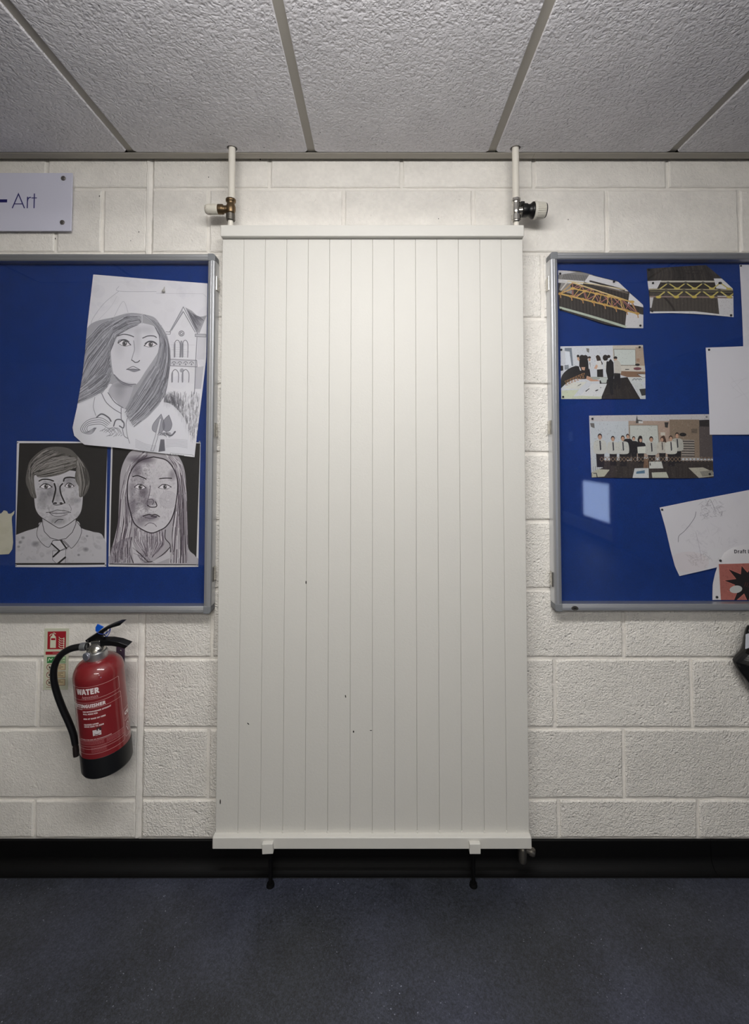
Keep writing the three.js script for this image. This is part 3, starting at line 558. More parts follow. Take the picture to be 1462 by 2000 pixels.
    strands(c, [[260, 340], [240, 520], [290, 700], [330, 830]], [[345, 480], [335, 560], [350, 700], [380, 840]], 90, q, ['#3a3836', '#7d7976', '#9a9693'], 5);
    // collar and striped tie
    curve(c, [[470, 1190], [415, 1280], [405, 1400], [470, 1500], [545, 1560], [590, 1560], [640, 1470]], '#3c3a3f', 7); curve(c, [[968, 1180], [1050, 1295], [1040, 1400], [990, 1500], [915, 1580], [870, 1540], [800, 1470]], '#3c3a3f', 7);
    poly(c, [[640, 1470], [770, 1465], [870, 1560], [740, 1620], [620, 1510]], '#cfcdd2', '#232126', 8); poly(c, [[640, 1620], [740, 1620], [830, 1600], [825, 1800], [700, 1805], [640, 1750]], '#c8c6cb', '#4a484d', 5);
    poly(c, [[620, 1515], [740, 1620]], null, '#17151a', 20); poly(c, [[755, 1470], [840, 1585]], null, '#17151a', 22); poly(c, [[740, 1620], [650, 1705]], null, '#17151a', 24); poly(c, [[825, 1715], [720, 1805]], null, '#17151a', 26);
    poly(c, [[92, 1812], [1390, 1808]], null, '#141216', 26);
  });
}, 4, 'dark portrait drawings pinned side by side');
sheet('portrait_drawing', 'purple-brown ink portrait of a woman with long straight hair', 'drawing', {
  top: [[217, 863], [300, 863.5], [391.5, 864]], right: [[391.5, 864], [389, 980], [387, 1107]], bottom: [[211.5, 1106.5], [300, 1107.5], [387, 1107]], left: [[217, 863], [214, 980], [211.5, 1106.5]],
}, SHEETZ, (u, v) => 0.0007 * Math.sin(u * 3.1), (c) => {
  const q = rngOf(47);
  c.fillStyle = '#dcdbdd'; c.fillRect(200, 800, 400, 400);
  zoomIn(c, 205, 870, 7.497, () => {
    poly(c, [[95, -40], [1380, -30], [1345, 1745], [85, 1735]], '#201e1f');
    // hair and shoulders
    curve(c, [[700, 20], [420, 60], [300, 170], [220, 400], [205, 800], [190, 1150], [120, 1480], [90, 1600], [90, 1735], [1345, 1745], [1330, 1620], [1230, 1500], [1215, 1150], [1190, 700], [1160, 380], [1080, 180], [950, 60], [700, 20]], null, 1, '#b3afb5');
    strands(c, [[560, 60], [330, 300], [230, 700], [200, 1150], [110, 1700]], [[640, 120], [420, 330], [330, 700], [400, 1150], [300, 1700]], 420, q, ['#4f4550', '#7a717c', '#d4d1d6', '#e4e2e5', '#c4c0c6', '#5d525e'], 6);
    strands(c, [[820, 60], [1000, 300], [1060, 700], [1000, 1150], [960, 1720]], [[900, 60], [1130, 300], [1190, 700], [1210, 1150], [1230, 1720]], 420, q, ['#463d48', '#756c77', '#d8d5da', '#e6e4e7', '#cbc7cd', '#5d525e'], 7);
    for (const [x0, x1] of [[1090, 1130], [1150, 1190], [1040, 1010]]) curve(c, [[x0 - 40, 500], [x0, 900], [x1 - 20, 1300], [x1, 1600]], 'rgba(45,36,48,0.55)', 12);
    // neck and shirt
    poly(c, [[430, 1180], [420, 1350], [480, 1520], [660, 1700], [880, 1580], [890, 1340], [880, 1180]], '#b5b0b7');
    strands(c, [[440, 1200], [440, 1400], [600, 1620]], [[860, 1220], [880, 1450], [720, 1640]], 260, q, ['#5a505c', '#d8d5da', '#8a828c'], 5);
    curve(c, [[400, 1350], [380, 1560], [430, 1720]], '#332b36', 12); curve(c, [[420, 1500], [540, 1600], [660, 1705], [800, 1640], [900, 1560], [965, 1490]], '#2b232e', 13); curve(c, [[890, 1240], [890, 1360], [960, 1450], [970, 1560]], '#332b36', 12);
    poly(c, [[390, 1380], [480, 1560], [640, 1710], [440, 1725]], 'rgba(215,212,218,0.75)'); poly(c, [[960, 1500], [900, 1590], [700, 1690], [760, 1730], [960, 1650]], 'rgba(215,212,218,0.75)');
    for (let k = 0; k < 14; k++) curve(c, [[420 + q() * 200, 1560 + q() * 60], [520 + q() * 160, 1650 + q() * 50], [600 + q() * 60, 1715]], 'rgba(70,60,74,0.5)', 5);
    poly(c, [[95, 1500], [250, 1380], [390, 1340], [380, 1600], [130, 1735], [95, 1735]], 'rgba(120,112,124,0.6)'); strands(c, [[110, 1520], [110, 1720]], [[380, 1360], [390, 1720]], 160, q, ['#4b414e', '#8b838d', '#bbb6bd'], 5);
    // face
    const face = [[700, 170], [520, 220], [400, 330], [330, 520], [330, 780], [380, 1000], [440, 1150], [560, 1240], [690, 1285], [800, 1250], [900, 1190], [985, 1060], [1040, 850], [1060, 560], [1010, 370], [890, 220], [700, 170]];
    curve(c, face, '#2c2430', 16, '#d3d0d5');
    for (let k = 0; k < 260; k++) { const x = 380 + q() * 620, y = 260 + q() * 900, d = x < 620 ? 0.14 : 0.05; blob(c, x, y, 8 + q() * 30, 6 + q() * 20, `rgba(70,60,74,${q() * d})`, q() * 3); }
    for (const [x, y, rx, ry, al] of [[450, 330, 80, 110, 0.35], [520, 200, 190, 50, 0.4], [560, 230, 150, 50, 0.35], [570, 680, 70, 90, 0.45], [400, 900, 70, 150, 0.4], [390, 640, 60, 100, 0.3], [520, 780, 90, 120, 0.22], [610, 860, 50, 90, 0.35], [690, 830, 60, 50, 0.35], [660, 1060, 120, 60, 0.35], [520, 1120, 90, 80, 0.3], [980, 440, 60, 80, 0.3], [480, 460, 110, 120, 0.18]]) soft(c, x, y, rx, ry, '52,42,56', al * 1.25);
    for (let k = 0; k < 420; k++) { const x = 360 + q() * 300, y = 260 + q() * 850, a = q() * 3; poly(c, [[x, y], [x + Math.cos(a) * 26, y + Math.sin(a) * 26]], null, `rgba(55,46,60,${0.12 + q() * 0.3})`, 4); }
    for (let k = 0; k < 240; k++) { const x = 640 + q() * 380, y = 240 + q() * 900, a = 1 + q(); poly(c, [[x, y], [x + Math.cos(a) * 22, y + Math.sin(a) * 22]], null, `rgba(80,72,86,${0.08 + q() * 0.16})`, 4); }
    curve(c, [[400, 460], [470, 445], [540, 470], [595, 495]], '#241c28', 14); curve(c, [[795, 490], [880, 482], [970, 485]], '#241c28', 14);
    eye(c, 510, 612, 84, 40, '#211a24', 0.06); eye(c, 870, 610, 92, 38, '#211a24', -0.05);
    curve(c, [[660, 600], [650, 700], [620, 830], [620, 890]], 'rgba(70,60,74,0.7)', 10); curve(c, [[630, 880], [660, 905], [740, 905], [760, 880], [740, 830]], '#2a222d', 14); curve(c, [[640, 800], [685, 790], [715, 830], [690, 870]], '#4a414d', 8);
    curve(c, [[560, 1040], [640, 1015], [690, 1025], [740, 1015], [800, 1045]], '#2a222d', 14); curve(c, [[590, 1055], [680, 1075], [760, 1055]], '#5b515e', 10); blob(c, 720, 1045, 50, 14, 'rgba(50,40,54,0.7)'); curve(c, [[590, 1180], [650, 1140], [720, 1150], [760, 1190]], '#5b515e', 8);
    for (let k = 0; k < 8; k++) { c.strokeStyle = 'rgba(110,102,114,0.4)'; c.lineWidth = 4; c.beginPath(); c.arc(925, 800, 20 + k * 15, 0, 6.3); c.stroke(); }
    poly(c, [[85, 1738], [1345, 1748]], null, '#17131a', 12);
  });
}, 4, 'dark portrait drawings pinned side by side');
sheet('pencil_drawing', 'large pencil drawing of a woman with flowing hair before a gothic building', 'drawing', {
  top: [[182, 536], [290, 545], [405, 553.5]], right: [[405, 553.5], [402.5, 700], [392, 792], [380.5, 893]], bottom: [[146, 851], [166, 868.5], [228, 874], [300, 883], [380.5, 893]], left: [[182, 536], [170, 640], [161.5, 735], [153, 798], [143, 836], [146, 851]],
}, 0.0105, (u, v) => 0.0105 * smooth(0.5, 0.96, v) * (1 - 0.6 * u) - 0.0075 * smooth(0.2, 0, u) * smooth(0.8, 1, v), (c) => {
  const q = rngOf(59);
  c.fillStyle = '#e4e3e9'; c.fillRect(100, 500, 400, 500);
  zoomIn(c, 140, 530, 5.415, () => {
    for (let k = 0; k < 200; k++) blob(c, 20 + q() * 1400, 60 + q() * 1900, 20 + q() * 90, 15 + q() * 60, `rgba(150,150,160,${q() * 0.05})`, q() * 3);
    const pc = 'rgba(110,110,120,0.35)';
    curve(c, [[482, 160], [486, 212], [880, 216]], pc, 5); curve(c, [[195, 570], [215, 500], [330, 340], [480, 214]], pc, 5); curve(c, [[270, 520], [400, 380], [460, 270]], 'rgba(110,110,120,0.2)', 4); curve(c, [[440, 480], [530, 322], [585, 440]], pc, 4); poly(c, [[880, 235], [1380, 240], [1420, 280]], null, 'rgba(110,110,120,0.22)', 4);
    // gothic building
    poly(c, [[1190, 385], [1260, 420], [1335, 490], [1420, 470], [1345, 660], [1315, 650]], 'rgba(120,120,128,0.55)'); strands(c, [[1200, 400], [1320, 640]], [[1300, 470], [1400, 500]], 70, q, ['rgba(90,90,98,0.5)'], 4);
    poly(c, [[1030, 645], [1170, 380], [1325, 665]], null, '#8d8d95', 8); poly(c, [[1050, 625], [1172, 430], [1300, 650]], null, '#7b7b84', 7); poly(c, [[1030, 645], [1050, 640], [1172, 440], [1160, 400]], 'rgba(140,140,150,0.4)');
    c.strokeStyle = '#66666f'; c.lineWidth = 7; c.beginPath(); c.arc(1155, 663, 27, 0, 7); c.stroke(); for (let k = 0; k < 6; k++) blob(c, 1155 + 14 * Math.cos(k), 663 + 14 * Math.sin(k), 5, 5, '#3f3f47');
    poly(c, [[1300, 668], [1415, 672], [1415, 702], [1300, 696]], 'rgba(150,150,158,0.5)', '#76767f', 5); poly(c, [[990, 645], [1040, 648], [1035, 672], [990, 670]], null, '#76767f', 5);
    for (const [x, y0, y1, w] of [[1112, 735, 915, 30], [1196, 735, 915, 28], [1095, 1045, 1180, 34], [1205, 1045, 1180, 34]]) { curve(c, [[x - w, y1], [x - w, y0 + 40], [x, y0], [x + w, y0 + 40], [x + w, y1]], '#6f6f78', 7); poly(c, [[x - w, y1], [x - w, y0 + 40], [x - w + 12, y0 + 30], [x - w + 12, y1]], 'rgba(80,80,90,0.4)'); }
    poly(c, [[1145, 740], [1165, 740], [1160, 915], [1140, 915]], 'rgba(90,90,98,0.5)'); poly(c, [[1320, 700], [1310, 940], [1302, 1300]], null, '#8a8a93', 8); poly(c, [[1330, 700], [1415, 710], [1400, 940], [1320, 940]], 'rgba(150,150,160,0.22)'); poly(c, [[1310, 1020], [1395, 1010], [1370, 1250], [1300, 1250]], 'rgba(130,130,140,0.35)');
    poly(c, [[1040, 938], [1320, 948], [1325, 1018], [1040, 1005]], 'rgba(160,160,170,0.25)', '#74747d', 6); for (let k = 0; k < 4; k++) { const x = 1080 + k * 62; c.strokeStyle = '#6b6b74'; c.lineWidth = 6; c.beginPath(); c.arc(x, 985, 22, 3.3, 6.1); c.stroke(); blob(c, x, 990, 8, 12, 'rgba(80,80,90,0.5)'); }
    blob(c, 1165, 1055, 22, 22, 'rgba(110,110,120,0.5)'); for (let k = 0; k < 9; k++) poly(c, [[1040 + q() * 60, 760 + k * 24], [1080 + q() * 220, 762 + k * 24]], null, 'rgba(120,120,130,0.22)', 4);
    // dark planting
    for (let k = 0; k < 520; k++) { const t = q(), x = 985 + t * 365, lo = 1390 + smooth(0.2, 0.9, t) * 360, y = 1270 + q() * (lo - 1270); poly(c, [[x, y], [x + (q() - 0.5) * 14, y + 30 + q() * 50]], null, `rgba(60,60,68,${0.15 + q() * 0.4})`, 4); }
    // hair behind the face
    curve(c, [[735, 455], [600, 445], [440, 487], [172, 582], [80, 900], [60, 1380], [200, 1370], [330, 1300], [430, 1200], [560, 1440], [640, 1430], [560, 1480], [660, 1650], [800, 1560], [960, 1370], [1020, 1200], [1036, 920], [1030, 800], [1000, 680], [930, 570], [860, 490], [735, 455]], null, 1, 'rgba(152,152,160,0.75)');
    // face and neck
    curve(c, [[730, 550], [600, 590], [490, 650], [420, 790], [415, 920], [445, 1090], [520, 1165], [640, 1205], [700, 1190], [790, 1050], [870, 930], [940, 800], [935, 690], [870, 590], [730, 550]], null, 1, '#dddce3');
    curve(c, [[445, 1190], [400, 1280], [480, 1380], [580, 1455], [660, 1230], [640, 1210], [520, 1170], [445, 1190]], null, 1, '#bcbbc3');
    for (const [x, y, rx, ry, al] of [[520, 1260, 60, 90, 0.25], [690, 740, 40, 150, 0.14], [640, 620, 120, 50, 0.12], [500, 800, 60, 120, 0.1], [800, 620, 80, 50, 0.14], [560, 1210, 110, 30, 0.3]]) soft(c, x, y, rx, ry, '90,90,100', al);
    // garment
    curve(c, [[60, 1400], [330, 1300], [560, 1455], [640, 1440], [980, 1390], [1130, 1470], [1230, 1620], [1260, 1800], [1300, 1960], [40, 1830], [20, 1700], [60, 1400]], null, 1, 'rgba(226,226,233,0.85)');
    const hc = ['#7c7c84', '#92929a', '#a6a6ae', '#65656d', '#c0c0c8'];
    strands(c, [[730, 470], [560, 470], [400, 560], [160, 700]], [[720, 560], [600, 610], [470, 690], [390, 900]], 330, q, hc, 5);
    strands(c, [[440, 500], [300, 560], [120, 760], [90, 1000]], [[440, 700], [390, 900], [240, 1150], [90, 1330]], 520, q, hc, 5, 14);
    strands(c, [[400, 820], [340, 980], [220, 1120], [100, 1240]], [[430, 1140], [380, 1240], [240, 1330], [90, 1400]], 300, q, hc, 5, 14);
    strands(c, [[740, 470], [860, 560], [940, 720], [900, 950], [760, 1180], [590, 1460]], [[760, 460], [930, 570], [1030, 800], [1035, 1000], [990, 1320], [840, 1520]], 620, q, hc, 5.5, 10);
    strands(c, [[900, 950], [760, 1180], [640, 1400], [580, 1500]], [[1030, 1150], [960, 1380], [820, 1540], [680, 1650]], 300, q, hc, 5, 10);
    curve(c, [[735, 455], [735, 560]], '#c9c9d0', 10);
    // features
    curve(c, [[480, 690], [540, 672], [600, 680], [648, 698]], '#55555d', 10); curve(c, [[745, 712], [800, 690], [860, 690], [890, 705]], '#55555d', 10);
    eye(c, 552, 768, 66, 34, '#3c3c44', 0.15); eye(c, 828, 780, 66, 32, '#3c3c44', -0.12); curve(c, [[485, 760], [500, 735], [560, 728], [600, 750]], '#5a5a62', 8); curve(c, [[770, 770], [810, 745], [860, 748], [892, 770]], '#5a5a62', 8);
    curve(c, [[650, 740], [660, 830], [645, 890], [632, 940]], 'rgba(100,100,110,0.5)', 8); curve(c, [[632, 945], [650, 955], [670, 970], [700, 965], [716, 950]], '#4b4b53', 9);
    curve(c, [[580, 1045], [640, 1015], [670, 1020], [725, 1050]], '#6c6c75', 7); curve(c, [[585, 1045], [650, 1040], [722, 1050], [660, 1072], [585, 1045]], null, 1, 'rgba(110,110,120,0.7)'); curve(c, [[585, 1045], [650, 1040], [722, 1050]], '#4f4f58', 6);
    curve(c, [[450, 1100], [520, 1165], [600, 1200], [680, 1200]], 'rgba(85,85,94,0.7)', 10); curve(c, [[470, 1130], [540, 1195], [640, 1222]], 'rgba(85,85,94,0.5)', 8);
    // collar, ornament, flower and hilt
    curve(c, [[330, 1300], [380, 1390], [460, 1460], [545, 1510]], '#7c7c85', 8); curve(c, [[395, 1290], [470, 1390], [560, 1450]], '#6a6a73', 8); curve(c, [[540, 1450], [545, 1560], [560, 1600]], '#7c7c85', 8); curve(c, [[260, 1340], [250, 1440], [280, 1530]], '#94949c', 6); curve(c, [[640, 1480], [600, 1600], [610, 1720], [640, 1820]], '#94949c', 7);
    for (const o of [0, 22, 44, 66]) curve(c, [[430 - o * 0.6, 1610 + o * 0.6], [330, 1555 + o], [200 + o * 0.3, 1580 + o * 0.8], [125 + o, 1660], [150 + o * 0.8, 1710 - o * 0.2], [240, 1720 - o * 0.6], [290 - o * 0.3, 1660]], '#76767f', 6);
    curve(c, [[290, 1550], [340, 1515], [410, 1550], [440, 1590]], '#63636c', 14); for (let k = 0; k < 7; k++) curve(c, [[330 + k * 20, 1690 + q() * 20], [380 + k * 22, 1650 + q() * 30], [440 + k * 20, 1700 + q() * 30], [400 + k * 24, 1740 + q() * 16]], '#8b8b94', 5);
    curve(c, [[470, 1640], [490, 1580], [540, 1575], [575, 1610], [570, 1660], [530, 1640]], '#5f5f68', 12); curve(c, [[560, 1660], [580, 1740], [620, 1770]], '#85858e', 8);
    curve(c, [[960, 1515], [880, 1620], [880, 1690], [960, 1710], [1000, 1640], [960, 1515]], '#6f6f78', 5, 'rgba(120,120,130,0.6)'); curve(c, [[1040, 1525], [985, 1590], [990, 1680], [1050, 1690], [1075, 1620], [1040, 1525]], '#6f6f78', 5, 'rgba(110,110,120,0.65)');
    poly(c, [[945, 1560], [965, 1560], [930, 1760], [890, 1900], [860, 1900], [905, 1740]], '#dcdce2', '#80808a', 5); poly(c, [[960, 1780], [1000, 1780], [1010, 1900], [940, 1910]], 'rgba(80,80,90,0.8)');
    for (let k = 0; k < 8; k++) curve(c, [[930 + k * 12, 1720 + q() * 20], [960 + k * 14, 1700 + q() * 20], [1000 + k * 10, 1740 + q() * 20]], '#7d7d86', 6); curve(c, [[1020, 1720], [1070, 1740], [1110, 1700]], '#6b6b74', 16);
    for (const x of [700, 1020]) for (let k = 0; k < 6; k++) curve(c, [[x, 1780 + k * 16], [x + 110, 1830 + k * 14 - (x > 900 ? 50 : 0)], [x + 220, 1850 + k * 16 - (x > 900 ? 60 : 0)]], 'rgba(110,110,120,0.25)', 6);
    // name strip along the foot
    poly(c, [[1065, 1922], [1303, 1945], [1303, 1975], [1063, 1950]], '#f0f0f4', '#505058', 3); c.save(); c.translate(1085, 1946); c.rotate(0.095); c.fillStyle = '#44444c'; for (let k = 0; k < 13; k++) c.fillRect(k * 9.5, -14 + (k % 3), 6, 13 - (k % 2) * 3); c.restore();
  });
}, 4, null, 34, 40);
sheet('cut_out_paper', 'pale beige paper cut-out beside the portrait drawings', 'paper', {
  top: [[-60, 1004], [-20, 1001], [3, 1003], [8, 996], [15, 999], [16, 1004], [22, 1003], [29, 997]], right: [[29, 997], [28, 1003], [23, 1010], [24.5, 1030], [26, 1060], [24, 1073]], bottom: [[-60, 1084], [2, 1083], [18, 1082], [24, 1073]], left: [[-60, 1004], [-60, 1084]],
}, SHEETZ, (u) => 0.001 * u, (c) => { c.fillStyle = '#c9c6b4'; c.fillRect(-100, 900, 300, 300); const q = rngOf(3); for (let k = 0; k < 60; k++) blob(c, -60 + q() * 90, 995 + q() * 90, 3 + q() * 9, 2 + q() * 6, `rgba(150,150,125,${q() * 0.08})`); }, 3, null, 24, 12);

// ------------------------------------------------------------------ photographs and papers in the right board
const Z7 = (l) => zoomed(1040, 480, 3.4645, l), Z8 = (l) => zoomed(1040, 780, 3.4645, l);
const print = (c, x, y, w, h, q, al = 0.05) => { for (let k = 0; k < 3200; k++) blob(c, x + q() * w, y + q() * h, (1 + q() * 5) * w / 1300, (1 + q() * 6) * w / 1300, q() < 0.5 ? `rgba(0,0,0,${q() * al})` : `rgba(255,250,240,${q() * al})`); };
sheet('bridge_photograph', 'clipped colour photograph of a pink and yellow straw bridge', 'photograph', {
  top: Z7([[172, 166], [310, 170], [350, 182], [480, 218], [570, 237]]), right: Z7([[570, 237], [748, 403], [747, 558]]), bottom: Z7([[190, 437], [330, 482], [480, 532], [615, 558], [747, 558]]), left: Z7([[172, 166], [172, 300], [176, 425], [190, 437]]),
}, SHEETZ, (u, v) => 0.004 * Math.sin(v * 1.57) ** 2 * Math.sin(u * 3.14) * 1.3, (c) => {
  const q = rngOf(71); zoomIn(c, 1040, 480, 3.4645, () => {
    c.fillStyle = '#3b3634'; c.fillRect(100, 100, 800, 600);
    for (let k = 0; k < 50; k++) poly(c, [[180 + k * 11, 300], [185 + k * 11, 600]], null, k % 2 ? 'rgba(90,82,76,0.35)' : 'rgba(20,18,16,0.35)', 6);
    poly(c, [[160, 160], [350, 182], [410, 197], [360, 245], [160, 225]], '#8c8a88'); for (let k = 0; k < 16; k++) poly(c, [[215 + k * 11, 190 + k], [205 + k * 11, 225 + k]], null, '#5c5a59', 5); poly(c, [[160, 165], [240, 170], [300, 178], [160, 200]], '#c9c8cb'); poly(c, [[160, 225], [350, 240], [340, 262], [165, 250]], '#d8d7d9');
    poly(c, [[385, 196], [600, 250], [650, 310], [500, 290], [350, 245]], '#dad9dc'); poly(c, [[390, 240], [620, 300]], null, '#3a3634', 12); poly(c, [[420, 265], [640, 320]], null, '#6f655c', 10);
    poly(c, [[655, 320], [760, 410], [760, 420], [640, 395]], '#dedde0'); poly(c, [[630, 445], [760, 470], [760, 570], [615, 560]], '#d6d5d8'); poly(c, [[180, 425], [615, 558], [630, 545], [178, 410]], '#b9c4b4');
    poly(c, [[178, 300], [270, 330], [250, 250], [200, 230]], 'rgba(200,198,196,0.6)');
    const A = (t) => [270 + t * 390, 250 + t * 130], B = (t) => [270 + t * 400, 290 + t * 90], D = (t) => [185 + t * 520, 325 + t * 135];
    const yel = '#c9a45c', pk = '#a8716c';
    for (let k = 0; k <= 6; k++) { const t = k / 6, a = A(t), d = D(t), d2 = D(Math.min(1, t + 1 / 6)), d0 = D(Math.max(0, t - 1 / 6)); poly(c, [a, d2], null, pk, 6); poly(c, [a, d0], null, pk, 6); poly(c, [a, d], null, yel, 5); }
    for (let k = 0; k <= 5; k++) { const t = k / 5, b = B(t), a = A(Math.min(1, t + 0.1)); poly(c, [b, a], null, pk, 5); poly(c, [b, D(t)], null, '#d1b06a', 6); poly(c, [[B(t)[0], B(t)[1]], [D(Math.min(1, t + 0.15))[0], D(Math.min(1, t + 0.15))[1]]], null, '#8e5f5c', 5); }
    poly(c, [A(0), A(1)], null, '#d6bd86', 9); poly(c, [B(0), B(1)], null, yel, 9); poly(c, [D(0), D(1)], null, '#caa862', 11); poly(c, [[240, 240], [190, 300]], null, '#cfcac4', 8); poly(c, [[240, 240], [420, 262], [640, 300]], null, '#d7c8a2', 7);
    for (let k = 0; k <= 7; k++) { const d = D(k / 7); blob(c, d[0], d[1], 14, 9, '#c99f52'); poly(c, [d, [d[0] + 4, d[1] + 26]], null, '#b78a5a', 7); } for (let k = 0; k <= 5; k++) { const b = B(k / 5); blob(c, b[0], b[1], 16, 9, '#d0ab5e'); }
    print(c, 170, 160, 590, 410, q, 0.16);
  });
}, 5, 'pinned bridge photographs');
sheet('bridge_photograph', 'dark photograph of a straw bridge spanning between white cards', 'photograph', {
  top: Z7([[770, 156], [960, 143], [1170, 130]]), right: Z7([[1170, 130], [1262, 205], [1355, 293], [1358, 483]]), bottom: Z7([[793, 457], [940, 456], [1090, 462], [1230, 472], [1358, 483]]), left: Z7([[770, 156], [776, 240], [786, 330], [793, 457]]),
}, SHEETZ, (u, v) => 0.003 * Math.sin(u * 3.14) * (0.3 + 0.7 * v), (c) => {
  const q = rngOf(73); zoomIn(c, 1040, 480, 3.4645, () => {
    c.fillStyle = '#332e2c'; c.fillRect(700, 100, 800, 500);
    for (let k = 0; k < 26; k++) curve(c, [[780 + k * 20, 130], [790 + k * 20 + q() * 20, 190], [775 + k * 22, 245]], q() < 0.5 ? 'rgba(95,86,80,0.4)' : 'rgba(15,12,10,0.4)', 5 + q() * 8); poly(c, [[1030, 165], [1150, 170], [1140, 190], [1040, 185]], null, '#1d1918', 5);
    poly(c, [[790, 320], [1380, 330], [1380, 470], [790, 440]], '#4d4743'); for (let k = 0; k < 45; k++) poly(c, [[800 + k * 12, 330], [800 + k * 12, 460]], null, k % 2 ? 'rgba(90,84,78,0.3)' : 'rgba(30,26,24,0.3)', 5); curve(c, [[870, 330], [930, 400], [955, 450]], '#2a2523', 14);
    poly(c, [[770, 240], [870, 235], [835, 300], [785, 300]], '#d9d8db'); poly(c, [[1225, 222], [1280, 222], [1365, 300], [1240, 290]], '#dedde0'); poly(c, [[1245, 340], [1375, 340], [1375, 490], [1255, 470]], '#d8d7da'); poly(c, [[790, 340], [815, 350], [800, 420], [790, 420]], '#c9c8cb');
    poly(c, [[785, 445], [1090, 445], [1380, 478], [1380, 492], [790, 462]], '#e2e1e3');
    poly(c, [[870, 243], [1225, 243]], null, '#c4c0b4', 12); poly(c, [[790, 295], [1355, 300]], null, '#a3997a', 9); poly(c, [[795, 345], [1345, 352]], null, '#8d7a74', 10); poly(c, [[795, 310], [1345, 315]], null, '#6f6a52', 7);
    const y = '#c9bb6c'; for (let k = 0; k < 4; k++) { const x = 915 + k * 118; poly(c, [[x, 253], [x - 55, 292]], null, y, 8); poly(c, [[x, 253], [x + 58, 292]], null, y, 8); blob(c, x, 253, 13, 9, '#54544f'); blob(c, x + 58, 291, 20, 7, '#cdbb63'); }
    for (let k = 0; k < 5; k++) { const x = 900 + k * 120; poly(c, [[x, 305], [x - 55, 348]], null, y, 9); poly(c, [[x, 305], [x + 60, 348]], null, y, 9); blob(c, x, 305, 14, 10, '#5a554a'); blob(c, x - 52, 348, 18, 9, '#d0ba5a'); }
    print(c, 770, 130, 600, 350, q, 0.16);
  });
}, 5, 'pinned bridge photographs');
const person = (c, x, y, s, top, hair, skin, trousers, tie) => {   // small printed figure
  poly(c, [[x - 26 * s, y + 95 * s], [x + 26 * s, y + 95 * s], [x + 22 * s, y + 190 * s], [x - 22 * s, y + 190 * s]], trousers);
  curve(c, [[x - 16 * s, y + 20 * s], [x - 36 * s, y + 32 * s], [x - 42 * s, y + 80 * s], [x - 30 * s, y + 105 * s], [x + 30 * s, y + 105 * s], [x + 42 * s, y + 80 * s], [x + 36 * s, y + 32 * s], [x + 16 * s, y + 20 * s]], null, 1, top);
  blob(c, x, y - 3 * s, 13.5 * s, 18 * s, hair); blob(c, x, y + 3 * s, 11 * s, 15 * s, skin); if (tie) poly(c, [[x - 4 * s, y + 24 * s], [x + 4 * s, y + 24 * s], [x + 7 * s, y + 80 * s], [x - 1 * s, y + 86 * s]], tie);
};
